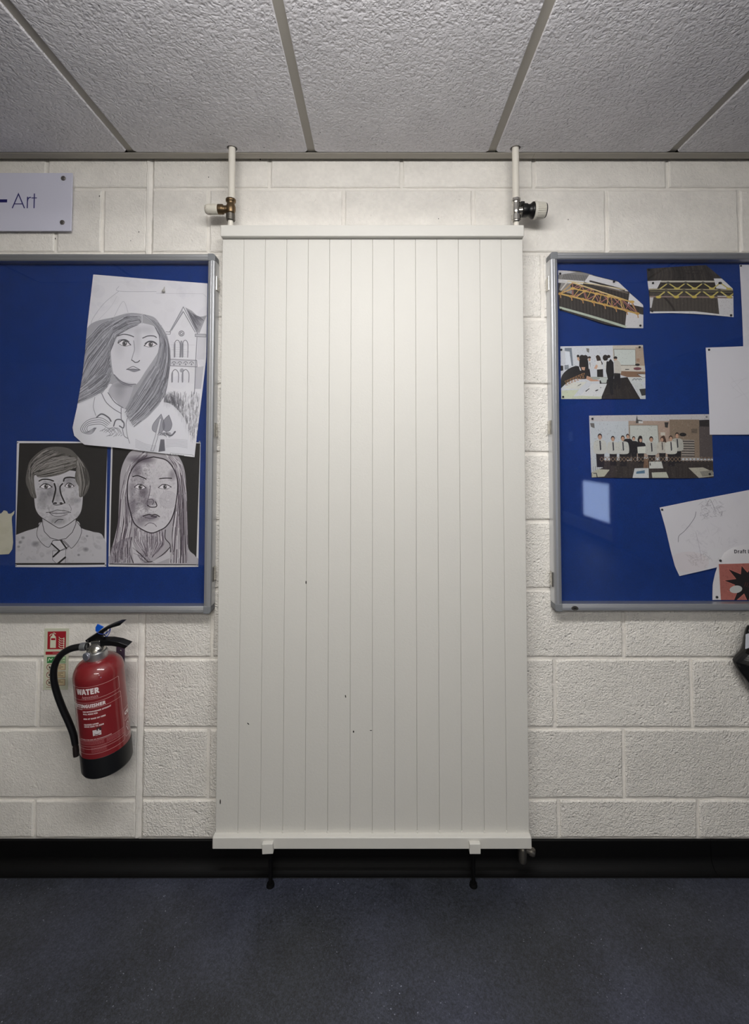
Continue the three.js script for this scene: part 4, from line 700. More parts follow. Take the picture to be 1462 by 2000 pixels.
sheet('classroom_photograph', 'photograph of pupils standing and leaning over classroom workbenches', 'photograph', {
  top: Z7([[186, 681], [460, 676], [745, 672]]), right: Z7([[745, 672], [752, 760], [760, 840], [763, 1037]]), bottom: Z7([[192, 1037], [500, 1037], [763, 1037]]), left: Z7([[186, 681], [189, 850], [192, 1037]]),
}, SHEETZ, (u, v) => 0.002 * Math.sin(u * 3.14) * v, (c) => {
  const q = rngOf(79); zoomIn(c, 1080, 660, 7.695, () => {
    c.fillStyle = '#d3d7de'; c.fillRect(80, 80, 1400, 900); poly(c, [[900, 100], [1400, 95], [1400, 520], [1010, 520], [900, 330]], '#c9c2b6'); poly(c, [[912, 170], [1240, 172], [1240, 412], [930, 412]], '#cfd6d2', '#8f8a80', 10); poly(c, [[1240, 140], [1400, 140], [1400, 420], [1245, 420]], '#b3a08e'); poly(c, [[1255, 310], [1300, 310], [1300, 360], [1255, 360]], '#a8876f'); poly(c, [[500, 155], [545, 160], [540, 225], [508, 205]], '#7c7a76');
    poly(c, [[175, 150], [280, 150], [300, 420], [275, 420], [250, 205], [178, 195]], '#7e8793'); poly(c, [[180, 210], [245, 215], [270, 420], [190, 420]], '#dfe5ee'); poly(c, [[100, 415], [150, 420], [150, 490], [100, 500]], '#23201f'); poly(c, [[170, 410], [230, 405], [235, 470], [170, 480]], '#8c939b');
    poly(c, [[1010, 420], [1390, 420], [1390, 500], [1010, 500]], '#d1ccc2'); poly(c, [[1000, 500], [1390, 510], [1390, 610], [1110, 590], [1010, 560]], '#8b6d58'); blob(c, 1265, 463, 60, 22, '#7a4a52'); blob(c, 1265, 405, 35, 18, '#2a2827'); poly(c, [[1080, 470], [1140, 470], [1140, 480], [1080, 482]], '#3a3635');
    poly(c, [[690, 640], [1110, 590], [1300, 920], [700, 920]], '#2b2624'); for (let k = 0; k < 40; k++) poly(c, [[760 + k * 12, 720 + q() * 40], [750 + k * 14, 915]], null, `rgba(110,98,90,${q() * 0.4})`, 5);
    // figures
    blob(c, 375, 275, 20, 22, '#2a2422'); poly(c, [[360, 290], [400, 290], [400, 360], [365, 330]], '#cfa98f'); blob(c, 435, 300, 42, 45, '#2b2523'); blob(c, 485, 300, 38, 42, '#2e2826'); poly(c, [[395, 330], [520, 330], [545, 470], [560, 590], [420, 620], [390, 420]], '#1e1c1e');
    blob(c, 545, 295, 24, 18, '#3a302b'); blob(c, 545, 330, 16, 26, '#c79f86'); poly(c, [[525, 355], [570, 350], [575, 460], [530, 470]], '#d8dadd'); poly(c, [[545, 370], [555, 370], [560, 450]], '#2a2a30');
    curve(c, [[640, 280], [670, 258], [705, 285], [720, 340], [742, 390], [700, 420], [665, 360], [640, 280]], null, 1, '#3b2e28'); poly(c, [[645, 350], [715, 340], [745, 470], [655, 480]], '#dcdcdc'); poly(c, [[645, 400], [670, 420], [650, 470], [610, 460]], '#d0a78d'); poly(c, [[655, 478], [745, 470], [745, 590], [655, 590]], '#221f20');
    blob(c, 785, 300, 40, 46, '#2a2321'); blob(c, 835, 280, 26, 24, '#2e2724'); poly(c, [[755, 345], [800, 340], [795, 450], [760, 490]], '#d9d9d8'); poly(c, [[800, 360], [860, 310], [905, 370], [908, 560], [890, 700], [895, 850], [850, 860], [830, 700], [790, 500]], '#1c1a1d'); poly(c, [[815, 350], [850, 310], [865, 315], [825, 362]], '#cfd0d4');
    blob(c, 937, 300, 28, 22, '#2b2421'); blob(c, 940, 330, 22, 16, '#c8a088'); curve(c, [[915, 350], [960, 335], [1010, 390], [1015, 530], [960, 550], [915, 520], [915, 350]], null, 1, '#c7c3bb'); poly(c, [[910, 530], [1005, 535], [1000, 760], [965, 770], [955, 640], [935, 780], [900, 770]], '#232022');
    // pupil leaning over
    curve(c, [[110, 760], [120, 590], [210, 480], [330, 425], [400, 440], [420, 500], [560, 590], [470, 620], [330, 620], [200, 680], [110, 760]], null, 1, '#1c1b1d'); blob(c, 445, 410, 44, 46, '#2a2320'); poly(c, [[420, 440], [480, 440], [470, 490], [430, 480]], '#c9a087'); poly(c, [[385, 430], [405, 445], [420, 495], [400, 490]], '#d9dade'); poly(c, [[500, 570], [560, 590], [700, 650], [560, 655], [490, 620]], '#c59b82'); poly(c, [[540, 585], [810, 590], [800, 615], [600, 630]], '#a6aba6'); poly(c, [[690, 600], [810, 600], [790, 680], [720, 680]], '#c3cac6');
    for (let k = 0; k < 7; k++) { const x = 170 + k * 42, y = 690 - k * 18; poly(c, [[x, y - 40], [x + 40, y + 20], [x + 10, y + 20], [x + 48, y - 50], [x, y - 40]], null, '#a5794f', 7); }
    // tables
    poly(c, [[140, 760], [290, 670], [500, 660], [380, 770]], '#d9dad2'); poly(c, [[120, 790], [380, 780], [270, 910], [120, 915]], '#cfd6bd'); poly(c, [[395, 870], [580, 690], [800, 690], [715, 885]], '#dcdee0'); poly(c, [[395, 870], [715, 885], [715, 915], [260, 915], [280, 885]], '#c9cfb9'); poly(c, [[360, 720], [410, 690], [415, 696], [366, 726]], '#2a2a2c'); poly(c, [[475, 800], [530, 760], [538, 766], [482, 812]], '#2a2a2c'); blob(c, 645, 790, 26, 8, '#1f1f22', -0.4); blob(c, 705, 748, 8, 6, '#333');
    poly(c, [[1115, 590], [1390, 590], [1390, 660], [1150, 660]], '#d2d6d6'); poly(c, [[1150, 665], [1310, 670], [1390, 800], [1390, 915], [1310, 915], [1280, 820]], '#cdd2d2'); poly(c, [[1285, 770], [1390, 760], [1390, 860], [1320, 870]], '#3a3a3c'); poly(c, [[1260, 545], [1390, 545], [1390, 590], [1340, 600]], '#d8dad8', '#333', 5); for (let k = 0; k < 9; k++) blob(c, 1190 + k * 16, 615 + q() * 20, 12, 9, '#8d9398');
    print(c, 100, 100, 1290, 820, q, 0.16);
  });
}, 6, 'pinned classroom photographs');
sheet('group_photograph', 'wide photograph of ten pupils lined up behind a long straw bridge', 'photograph', {
  top: Z8([[381, 110], [800, 105], [1207, 100]]), right: Z8([[1207, 100], [1213, 250], [1218, 400], [1223, 530]]), bottom: Z8([[397, 530], [700, 532], [1000, 534], [1223, 530]]), left: Z8([[381, 110], [386, 260], [390, 360], [397, 530]]),
}, SHEETZ, (u, v) => 0.0035 * Math.sin(u * 3.14) * (0.4 + 0.6 * v), (c) => {
  const q = rngOf(83); zoomIn(c, 1140, 800, 5.623, () => {
    c.fillStyle = '#c5ccd2'; c.fillRect(40, 30, 1400, 760); poly(c, [[60, 55], [1400, 45], [1400, 120], [60, 130]], '#c7c4c6'); poly(c, [[490, 125], [940, 125], [940, 520], [490, 520]], '#b09a8b'); poly(c, [[940, 110], [1270, 110], [1270, 530], [940, 530]], '#8b7a69'); poly(c, [[1270, 115], [1420, 110], [1420, 200], [1270, 190]], '#2e2a29'); poly(c, [[1265, 185], [1420, 190], [1420, 540], [1265, 540]], '#5a5250'); poly(c, [[500, 172], [810, 172], [822, 480], [505, 480]], '#c6cac5', '#8e877c', 8); poly(c, [[1065, 330], [1210, 335], [1205, 525], [1065, 525]], '#a39c92'); for (let k = 0; k < 7; k++) poly(c, [[1070, 348 + k * 27], [1205, 350 + k * 27]], null, '#453f3c', 12);
    poly(c, [[585, 60], [592, 110], [640, 120], [650, 150], [570, 150], [575, 110]], '#4b4846'); poly(c, [[600, 125], [650, 130], [648, 152], [600, 152]], '#cfcfcd'); poly(c, [[885, 140], [930, 140], [920, 200], [890, 195]], '#3a3735'); poly(c, [[70, 148], [115, 150], [120, 205], [80, 190]], '#6f6c68'); poly(c, [[840, 250], [890, 250], [890, 285], [840, 285]], '#cdc8be'); blob(c, 1085, 275, 38, 20, '#201d1c'); poly(c, [[1180, 210], [1245, 210], [1245, 260], [1180, 260]], '#6c5f52');
    poly(c, [[60, 560], [1430, 560], [1430, 760], [60, 760]], '#3b3431'); poly(c, [[60, 560], [160, 560], [200, 640], [60, 700]], '#c2c7ca'); poly(c, [[650, 540], [760, 540], [700, 640], [640, 640]], '#7c604c'); for (let k = 0; k < 60; k++) poly(c, [[100 + k * 22, 600 + q() * 40], [100 + k * 22, 740]], null, `rgba(${q() < 0.5 ? '90,80,74' : '20,16,14'},0.3)`, 6);
    const dk = '#211e20', sh = '#c9cac4';
    person(c, 478, 295, 1.35, dk, '#241d1b', '#c39b83', dk); person(c, 543, 320, 1.3, dk, '#241d1b', '#c8a088', dk);
    person(c, 175, 300, 1.75, sh, '#2a211e', '#c39b83', dk, '#2b2b33'); person(c, 316, 322, 1.55, sh, '#241d1b', '#c59d84', dk, '#2b2b33'); person(c, 424, 318, 1.6, sh, '#3a2b23', '#c59d84', dk, '#3a3a40');
    curve(c, [[585, 330], [605, 290], [635, 300], [632, 370], [600, 400], [585, 330]], null, 1, '#2b2320'); person(c, 618, 335, 1.35, '#242124', '#2b2320', '#c9a28a', dk); poly(c, [[580, 410], [688, 402], [686, 480], [584, 482]], '#d5d8cf');
    person(c, 735, 328, 1.6, '#bfc0ba', '#241c1a', '#bb927a', dk, '#2b2b33'); curve(c, [[845, 300], [880, 290], [900, 370], [870, 420], [850, 360]], null, 1, '#4a3428'); person(c, 853, 328, 1.4, '#c4c0b6', '#4a3428', '#c39b83', dk, '#55504c'); person(c, 1020, 285, 1.6, '#b9b8b0', '#2a211e', '#c39b83', dk, '#2b2b33'); person(c, 950, 318, 1.6, '#d0d0c8', '#3a2c24', '#c39b83', dk, '#33333a');
    for (let k = 0; k < 31; k++) { const x = 190 + k * 40.5; poly(c, [[x - 20, 545], [x, 522], [x + 20, 545], [x, 570], [x - 20, 545]], null, '#8a7460', 6); } poly(c, [[160, 522], [1420, 522]], null, 'rgba(120,100,84,0.6)', 4);
    poly(c, [[80, 690], [150, 655], [275, 660], [215, 735], [80, 745]], '#b9b8a6'); poly(c, [[520, 750], [545, 645], [698, 642], [698, 750]], '#cfd3d4'); poly(c, [[565, 680], [655, 665], [655, 700], [560, 705]], '#5b7d96'); poly(c, [[705, 572], [840, 570], [858, 645], [705, 648]], '#cdcfca'); poly(c, [[712, 588], [722, 588], [722, 615], [712, 615]], '#222'); poly(c, [[730, 690], [890, 685], [915, 748], [735, 748]], '#c2c4b4'); poly(c, [[1135, 640], [1300, 635], [1420, 690], [1420, 730], [1250, 750]], '#b5b1a2'); poly(c, [[1260, 680], [1400, 665], [1415, 720], [1290, 735]], '#8d8a80'); poly(c, [[100, 700], [130, 700], [140, 750]], null, '#222', 8);
    print(c, 60, 50, 1360, 700, q, 0.16);
  });
}, 5, 'pinned classroom photographs');
const blank = (seed, col, extra) => (c) => { const q = rngOf(seed); c.fillStyle = col; c.fillRect(900, 300, 1200, 1200); for (let k = 0; k < 120; k++) blob(c, 1280 + q() * 400, 480 + q() * 700, 6 + q() * 30, 4 + q() * 18, q() < 0.5 ? `rgba(170,170,185,${q() * 0.05})` : `rgba(255,255,255,${q() * 0.06})`, q() * 3); if (extra) extra(c, q); };
sheet('paper_sheet', 'blank white sheet hanging above the faintly drawn paper, tucked under another', 'paper', { top: [[1443.5, 517], [1560, 517]], right: [[1560, 517], [1565, 690]], bottom: [[1451, 690], [1565, 690]], left: [[1443.5, 517], [1447, 600], [1451, 690]] }, SHEETZ, (u, v) => 0.002 * Math.sin(v * 3), blank(91, '#dcdbe2'), 2);
sheet('paper_sheet', 'blank white sheet with a black pin in its upper corner', 'paper', { top: [[1377.5, 679], [1462, 676], [1580, 672]], right: [[1580, 672], [1585, 850]], bottom: [[1385, 849], [1470, 848], [1585, 848]], left: [[1377.5, 679], [1381, 740], [1384, 800], [1385, 849]] }, SHEETZ + 0.0016, (u, v) => 0.0035 * Math.sin(u * 2.4 + 0.2) * v, blank(92, '#e0dfe6', (c, q) => { for (let k = 0; k < 4; k++) curve(c, [[1395 + q() * 60, 720 + q() * 110], [1420 + q() * 60, 715 + q() * 110], [1450 + q() * 40, 722 + q() * 110]], 'rgba(150,150,165,0.12)', 1); }), 3);
sheet('sketch_paper', 'tilted crumpled paper with faint pencil marks', 'paper', { top: Z8([[857, 732], [1050, 692], [1260, 652], [1500, 606]]), right: Z8([[1500, 606], [1640, 1030]]), bottom: Z8([[990, 1195], [1245, 1132], [1640, 1030]]), left: Z8([[857, 732], [895, 870], [930, 1020], [960, 1130], [990, 1195]]) }, SHEETZ, (u, v) => 0.0045 * v * Math.sin(2.6 * u + 0.3) * smooth(0.75, 0.3, u) + 0.0007 * (1 + Math.sin(7 * u + 5 * v)) * (1 - u), blank(93, '#dddbe0', (c, q) => zoomIn(c, 1040, 780, 3.4645, () => {
  const f = (n, x0, y0, w, h, col) => { for (let k = 0; k < n; k++) { const x = x0 + q() * w, y = y0 + q() * h; curve(c, [[x, y], [x + (q() - 0.5) * 50, y + (q() - 0.5) * 40], [x + (q() - 0.5) * 70, y + (q() - 0.5) * 60]], col, 2.5); } };
  curve(c, [[1105, 762], [1095, 800], [1060, 850], [1020, 895], [985, 925], [980, 965]], 'rgba(70,70,80,0.55)', 4); f(46, 1140, 690, 150, 110, 'rgba(110,108,116,0.3)'); curve(c, [[1180, 720], [1205, 680], [1240, 760]], 'rgba(100,98,106,0.45)', 4); f(60, 1010, 840, 380, 260, 'rgba(140,136,144,0.16)'); f(30, 1060, 1040, 120, 80, 'rgba(130,120,126,0.25)'); blob(c, 1050, 1100, 130, 70, 'rgba(200,170,165,0.12)'); curve(c, [[1100, 900], [1120, 1000], [1130, 1080]], 'rgba(160,156,164,0.4)', 4);
})), 4);
sheet('draft_poster', 'white poster with Draft heading above a red panel with black starburst', 'poster', { top: Z8([[1292, 1040], [1330, 1010], [1380, 992], [1462, 978], [1700, 960]]), right: Z8([[1700, 960], [1700, 1358]]), bottom: Z8([[1217, 1358], [1462, 1358], [1700, 1358]]), left: Z8([[1292, 1040], [1255, 1100], [1230, 1180], [1217, 1250], [1217, 1358]]) }, SHEETZ + 0.0028, (u, v) => 0.003 * (1 - v) * Math.sin(u * 4 + 0.5) ** 2 + 0.0012 * Math.sin(v * 5), (c) => {
  const q = rngOf(97); c.fillStyle = '#e2e0e3'; c.fillRect(1300, 1000, 400, 300);
  zoomIn(c, 1040, 780, 3.4645, () => {
    c.fillStyle = '#1b1b20'; c.font = 'bold 34px sans-serif'; c.fillText('Draft L', 1358, 1040);
    poly(c, [[1254, 1114], [1760, 1100], [1760, 1372], [1268, 1372]], '#b06a60'); speckle(c, 1256, 1112, 1760, 1370, 500, q, 'rgba(80,30,28,0.10)', 5);
    const st = []; const cx = 1450, cy = 1245; for (let k = 0; k < 22; k++) { const a = k / 22 * Math.PI * 2 - 1.86, r = k % 2 ? 88 : [150, 185, 140, 190, 160, 178, 150, 200, 150, 165, 180][k >> 1]; st.push([cx + r * Math.cos(a), cy + r * Math.sin(a) * 0.86]); }
    poly(c, [...st, st[0]], '#1c1718', '#c9776a', 4); blob(c, 1371, 1286, 43, 26, '#c9cbc9', -0.14); c.strokeStyle = '#8a4a44'; c.lineWidth = 5; for (let k = 0; k < 4; k++) poly(c, [[1430 + k * 14, 1265 + k * 3], [1438 + k * 14, 1240 + k * 3]], null, '#5a2f2c', 5);
    poly(c, [[1254, 1114], [1268, 1372]], null, '#d9d4d3', 4);
  });
}, 4);

// ------------------------------------------------------------------ drawing pins
{
  const dome = lathe([[0, 0.0042], [0.0018, 0.0039], [0.0034, 0.0028], [0.0042, 0.001], [0.0042, 0], [0.0006, 0], [0.0006, -0.004], [0, -0.0055]], 16); dome.rotateX(Math.PI / 2);
  const pin = (list, m, label, grp, s = 1, z = 0.0115) => list.forEach(([px, py, dz], i) => { const zz = z + (dz || 0), p = U(px, py, zz), o = mesh(numbered('drawing_pin'), dome, m, scene); o.position.copy(p); o.scale.setScalar(s); tag(o, Array.isArray(label) ? label[i] : label, 'pin', grp); });
  pin(Z7([[185, 188], [548, 243], [190, 432], [727, 540]]), M.pin, ['on the pale corner beside the frame', 'on the slanting top edge', 'on the low pale edge by the frame', 'on the low white card'].map((w) => 'black pin ' + w + ' of the pink straw bridge photograph'), 'pins of the clipped bridge photograph', 0.85);
  pin(Z7([[785, 160], [1262, 252], [812, 252], [808, 442], [1340, 470]]), M.pin, ['on the dark cloth corner', 'on the clipped white card', 'on the white card opposite the clipped side', 'at the dark foot', 'on the foot of the white card'].map((w) => 'black pin ' + w + ' of the dark bridge photograph'), 'pins of the dark bridge photograph', 0.85);
  pin(Z7([[193, 703], [722, 686], [205, 1022]]), M.pin, ['at the window corner', 'at the whiteboard corner', 'at the pale table corner'].map((w) => 'black pin ' + w + ' of the workbench photograph'), 'pins of the workbench photograph', 0.8);
  pin(Z8([[403, 131], [1196, 505]]), M.pin, ['above the pale wall', 'on the cluttered table'].map((w) => 'black pin ' + w + ' in the wide group photograph'), 'pins of the group photograph', 0.85);
  pin(Z8([[1175, 117]]), M.pinGrey, 'grey drawing pin in a corner of the wide group photograph', null, 0.7);
  pin(Z7([[1191, 704]]), M.pin, 'black drawing pin in the corner of the blank white sheet', null, 0.85);
  pin(Z7([[1407, 136]]), M.pin, 'black drawing pin in the corner of the sheet tucked behind', null, 0.7, 0.0105);
  pin(Z8([[874, 746]]), M.pin, 'black drawing pin holding the tilted pencil sketch paper', null, 0.8, 0.0105);
  pin(Z8([[1268, 1091], [1245, 1338]]), M.pin, ['above', 'at the foot of'].map((w) => 'black drawing pin ' + w + ' the red panel on the starburst poster'), 'pins of the starburst poster', 0.95, 0.0145);
  pin([[34, 864.5], [31.5, 1103.5], [206, 1103.5]], M.pinGrey, ['top corner', 'outer bottom corner', 'inner bottom corner'].map((w) => 'small grey drawing pin at the ' + w + ' of the boy portrait'), 'pins of the boy portrait', 0.62, 0.0102);
  pin([[389.5, 862.5], [385.5, 1103]], M.pinGrey, ['top', 'bottom'].map((w) => 'small grey drawing pin at the ' + w + ' corner of the long haired woman portrait'), 'pins of the woman portrait', 0.62, 0.0102);
  // white push pin on the large drawing
  const p = U(321, 566, 0.011), g = group('push_pin', p.x, p.y, p.z); tag(g, 'white push pin stuck through the top of the large pencil drawing', 'pin');
  const h = lathe([[0, 0], [0.0009, 0.002], [0.0024, 0.012], [0.0048, 0.0155], [0.0056, 0.0185], [0.0046, 0.0215], [0, 0.0225]], 18); mesh('grip', between(h, new THREE.Vector3(0.001, 0.011, 0.001), new THREE.Vector3(-0.001, -0.011, 0.007)), M.pinWhite, g);
  const nd = new THREE.CylinderGeometry(0.0006, 0.0002, 0.006, 8); nd.rotateX(Math.PI / 2); nd.translate(0, 0.0005, -0.002); mesh('needle', nd, M.chrome, g);
}

// ------------------------------------------------------------------ door sign "Art"
{
  const z0 = 0.013, z1 = 0.018, a = U(-260, 394, z1).x, b = U(140, 394, z1).x, t = U(100, 337.5, z1).y, bt = U(100, 451, z1).y;
  const g = group('room_sign', (a + b) / 2, bt, 0); tag(g, 'frosted acrylic wall sign reading Art beside a dark dash', 'sign');
  const w = b - a, h = t - bt, cv = document.createElement('canvas'); cv.width = 1600; cv.height = Math.round(1600 * h / w); const c = cv.getContext('2d');
  c.fillStyle = '#d6d6e6'; c.fillRect(0, 0, cv.width, cv.height);
  const k = cv.width / 400; c.setTransform(k, 0, 0, cv.height / 113.5, 260 * k, -337.5 * cv.height / 113.5); c.lineCap = 'butt';
  zoomIn(c, 0, 280, 3.178, () => {
    c.fillStyle = '#1d1b63'; c.fillRect(-60, 348, 104, 19); const ink = '#1f1d66', lw = 6.4; c.lineJoin = 'miter';
    poly(c, [[77, 403], [113, 314], [153, 403]], null, ink, lw); poly(c, [[90, 376], [140, 376]], null, ink, 5.5);
    poly(c, [[170, 332], [170, 403]], null, ink, lw); curve(c, [[170, 362], [173, 346], [181, 337], [192, 336]], ink, lw); poly(c, [[212, 312], [212, 403]], null, ink, lw); poly(c, [[195, 339], [228, 339]], null, ink, 5.5);
  });
  const tex = new THREE.CanvasTexture(cv); tex.colorSpace = THREE.SRGBColorSpace;
  const p = new RoundedBoxGeometry(w, h, z1 - z0, 2, 0.0012); p.translate(0, h / 2, (z0 + z1) / 2);
  const pp = p.attributes.position, uv = new Float32Array(pp.count * 2); for (let i = 0; i < pp.count; i++) { uv[2 * i] = pp.getX(i) / w + 0.5; uv[2 * i + 1] = pp.getY(i) / h; } p.setAttribute('uv', new THREE.BufferAttribute(uv, 2));
  mesh('sign_panel', p, std(0xffffff, 0.35, 0, { map: tex }), g);
  for (const [px, py] of [[124, 348.5], [122, 434.5]]) { const q = U(px, py, z1), s = lathe([[0.0045, -z1], [0.0045, -0.002], [0.0078, 0], [0.0078, 0.002], [0.0066, 0.0034], [0, 0.0036]], 24); s.rotateX(Math.PI / 2); s.translate(q.x - g.position.x, q.y - bt, z1); mesh('standoff_screw', s, std(0x8b8784, 0.35, 0.85), g); }
}
// ------------------------------------------------------------------ extinguisher notice
{
  const z = 0.0022, a = U(85.5, 1290, z).x, b = U(133.5, 1290, z).x, t = U(110, 1227.5, z).y, bt = U(110, 1347, z).y, w = b - a, h = t - bt;
  const g = group('safety_notice', (a + b) / 2, bt, 0); tag(g, 'pale green extinguisher notice with red pictogram behind the hose', 'sign');
  const cv = document.createElement('canvas'); cv.width = 480; cv.height = 1195; const c = cv.getContext('2d'); c.fillStyle = '#cfd1bb'; c.fillRect(0, 0, 480, 1195);
  c.setTransform(480 / 252, 0, 0, 1195 / 628, -135 * 480 / 252, -252 * 1195 / 628);   // the units of a close-up of the photograph
  const red = '#a3202c', cream = '#d9dcc4';
  poly(c, [[168, 284], [357, 280], [357, 464], [168, 466]], red); poly(c, [[152, 490], [358, 488], [358, 520], [152, 522]], red); c.fillStyle = '#c98a8a'; for (let k = 0; k < 9; k++) c.fillRect(225 + k * 9, 500, 6, 9);
  poly(c, [[196, 360], [198, 342], [206, 330], [216, 322], [218, 308], [236, 308], [238, 322], [250, 332], [255, 350], [255, 452], [196, 452]], cream); curve(c, [[218, 308], [200, 312], [190, 330]], cream, 7); curve(c, [[222, 300], [238, 298], [250, 310]], cream, 7); poly(c, [[204, 352], [248, 352], [248, 372], [204, 372]], red);
  for (let k = 0; k < 5; k++) { const y = 338 + k * 23; curve(c, [[284, y], [294, y + 14], [310, y + 20], [328, y + 18], [338, y + 30 - k], [336, y + 6]], cream, 6.5); }
  poly(c, [[168, 545], [250, 542], [250, 606], [168, 608]], '#2c7a3e'); poly(c, [[250, 542], [357, 540], [357, 606], [250, 606]], '#b9d4a8', '#3a6b3e', 4); curve(c, [[180, 590], [190, 560], [210, 575], [222, 556]], '#dfe8d2', 8);
  c.fillStyle = '#3d5a3c'; for (let k = 0; k < 4; k++) c.fillRect(272, 552 + k * 13, 60 + (k % 2) * 18, 5);
  for (let k = 0; k < 3; k++) { const y = 650 + k * 78; c.strokeStyle = '#8a3534'; c.lineWidth = 6; c.beginPath(); c.arc(198, y, 30, 0, 7); c.stroke(); poly(c, [[178, y - 20], [220, y + 22]], null, '#8a3534', 5); poly(c, [[186, y + 12], [196, y - 14], [210, y + 12]], '#3a2a28'); poly(c, [[272, y - 32], [357, y - 33], [357, y + 28], [272, y + 30]], '#d3c29c', '#8a5a44', 4); c.fillStyle = '#6b5138'; for (let j = 0; j < 3 - (k > 1 ? 1 : 0); j++) c.fillRect(282, y - 20 + j * 14, 32 + ((j + k) % 2) * 22, 5); }
  c.fillStyle = '#7a4a40'; for (let k = 0; k < 9; k++) c.fillRect(168 + k * 12, 852, 8, 7);
  const tex = new THREE.CanvasTexture(cv); tex.colorSpace = THREE.SRGBColorSpace;
  const p = new THREE.BoxGeometry(w, h, 0.0012); p.translate(0, h / 2, 0.0017); const m = std(0xffffff, 0.5, 0, { map: tex }), e = std(0xcfd1bb, 0.5);
  mesh('notice_panel', p, [e, e, e, e, m, e], g);
}
// ------------------------------------------------------------------ fire extinguisher
{
  const base = U(210.5, 1490, 0.084), neck = U(190.5, 1281, 0.112), axis = neck.clone().sub(base), len = axis.length(); axis.normalize();
  const g = group('fire_extinguisher', base.x, base.y, base.z); tag(g, 'red water fire extinguisher with black base and hose hung on the wall', 'fire extinguisher');
  g.quaternion.setFromUnitVectors(new THREE.Vector3(0, 1, 0), axis); g.updateMatrixWorld(true);
  const L = (px, py, z) => g.worldToLocal(U(px, py, z));
  const R = 0.0685, S = len / 0.33;    // body radius; the heights below were laid out for a 330 mm body
  const bandTop = 0.064 * S, sh = 0.28 * S, top = 0.326 * S;
  const prof = [[R, bandTop - 0.006]]; for (let k = 1; k <= 8; k++) prof.push([R, bandTop + (sh - bandTop) * k / 8]);
  for (let k = 1; k <= 14; k++) { const t = k / 14 * Math.PI / 2; prof.push([0.0285 + (R - 0.0285) * Math.cos(t) ** 0.9, sh + (top - sh) * Math.sin(t)]); }
  const y0 = bandTop - 0.006, y1 = top, body = new THREE.LatheGeometry(prof.map(([r, y]) => new THREE.Vector2(r, y)), 72, -Math.PI, Math.PI * 2);
  { const p = body.attributes.position, uv = body.attributes.uv; for (let i = 0; i < p.count; i++) uv.setY(i, (p.getY(i) - y0) / (y1 - y0)); }
  // printed label; angles from the wall's normal towards the right, heights from the close-up of the photograph
  const cv = document.createElement('canvas'); cv.width = 2048; cv.height = Math.round(2048 * (y1 - y0) / (2 * Math.PI * R)); const c = cv.getContext('2d'), HH = cv.height;
  c.fillStyle = '#7e161c'; c.fillRect(0, 0, 2048, HH);
  const ux = (deg) => (deg + 180) / 360 * 2048, mm = 2048 / (2 * Math.PI * R * 1000), Yc = (y) => HH - ((y - bandTop * 1000) * 1.235 + 11) * mm;   // y in mm above the base
  const ink = '#d9b9b6', wht = '#e8dede', txt = (s, deg, y, size, bold, col = wht, font = 'sans-serif', wmm) => { c.fillStyle = col; c.font = (bold ? 'bold ' : '') + size * mm + 'px ' + font; if (wmm) { c.save(); c.translate(ux(deg), Yc(y)); c.scale(wmm * mm / c.measureText(s).width, 1); c.fillText(s, 0, 0); if (bold && size > 4) { c.strokeStyle = col; c.lineWidth = size * mm * 0.07; c.lineJoin = 'round'; c.strokeText(s, 0, 0); } c.restore(); } else c.fillText(s, ux(deg), Yc(y)); };
  const rr = (d0, d1, ya, yb, r, lw = 0.8) => { c.strokeStyle = ink; c.lineWidth = lw * mm; c.beginPath(); c.roundRect(ux(d0), Yc(yb), ux(d1) - ux(d0), Yc(ya) - Yc(yb), r * mm); c.stroke(); };
  const deg = (mmw) => mmw / (2 * Math.PI * R * 1000) * 360;
  const B = bandTop * 1000;
  rr(-62, 77, B + 140, B + 170, 4); txt('WATER', -26, B + 152.5, 22, true, wht, 'sans-serif', 66); txt('Aquamax', -12, B + 142.5, 11, false, '#d5aeb0', 'serif', 46);
  rr(-62, 79, B + 20, B + 132, 5); c.strokeStyle = ink; c.lineWidth = 0.7 * mm; for (const y of [118, 40, 26]) { c.beginPath(); c.moveTo(ux(-62), Yc(B + y)); c.lineTo(ux(79), Yc(B + y)); c.stroke(); }
  txt('FIRE EXTINGUISHER', -62, B + 120.5, 13, true, wht, 'sans-serif', 122); txt('FOR USE ON BURNING', -55, B + 115.5, 3, true, wht, 'sans-serif', 50);
  const lines = [['USE EXTINGUISHER UPRIGHT', 109], ['PULL RING PIN', 103.5], ['AIM AT BASE OF FIRE', 92], ['SQUEEZE LEVER', 78], ['MOVE SIDE TO SIDE', 73]]; for (const [s, y] of lines) txt(s, -13, B + y, 5.4, true, wht, 'sans-serif', s.length * 3.2);
  c.fillStyle = '#d8d0d2'; c.fillRect(ux(7), Yc(B + 65), 22 * mm, 17 * mm); c.fillStyle = '#3a1418'; c.fillRect(ux(7) + 11 * mm, Yc(B + 70), 12 * mm, 10 * mm); txt('A', 18, B + 61.5, 8, true); c.strokeStyle = '#4a1c20'; c.lineWidth = 1.2 * mm; c.beginPath(); c.moveTo(ux(9), Yc(B + 51)); c.lineTo(ux(24), Yc(B + 56)); c.moveTo(ux(10), Yc(B + 56)); c.lineTo(ux(23), Yc(B + 50)); c.stroke();
  const q = rngOf(101), bars2 = (d0, d1, ya, yb, n, al) => { for (let k = 0; k < n; k++) { const y = yb - (yb - ya) * k / n; let d = d0; while (d < d1) { const wd = 1 + q() * 4; c.fillStyle = `rgba(217,185,185,${al})`; c.fillRect(ux(d), Yc(B + y), (ux(Math.min(d1, d + wd)) - ux(d)), 1.1 * mm); d += wd + 0.8; } } };
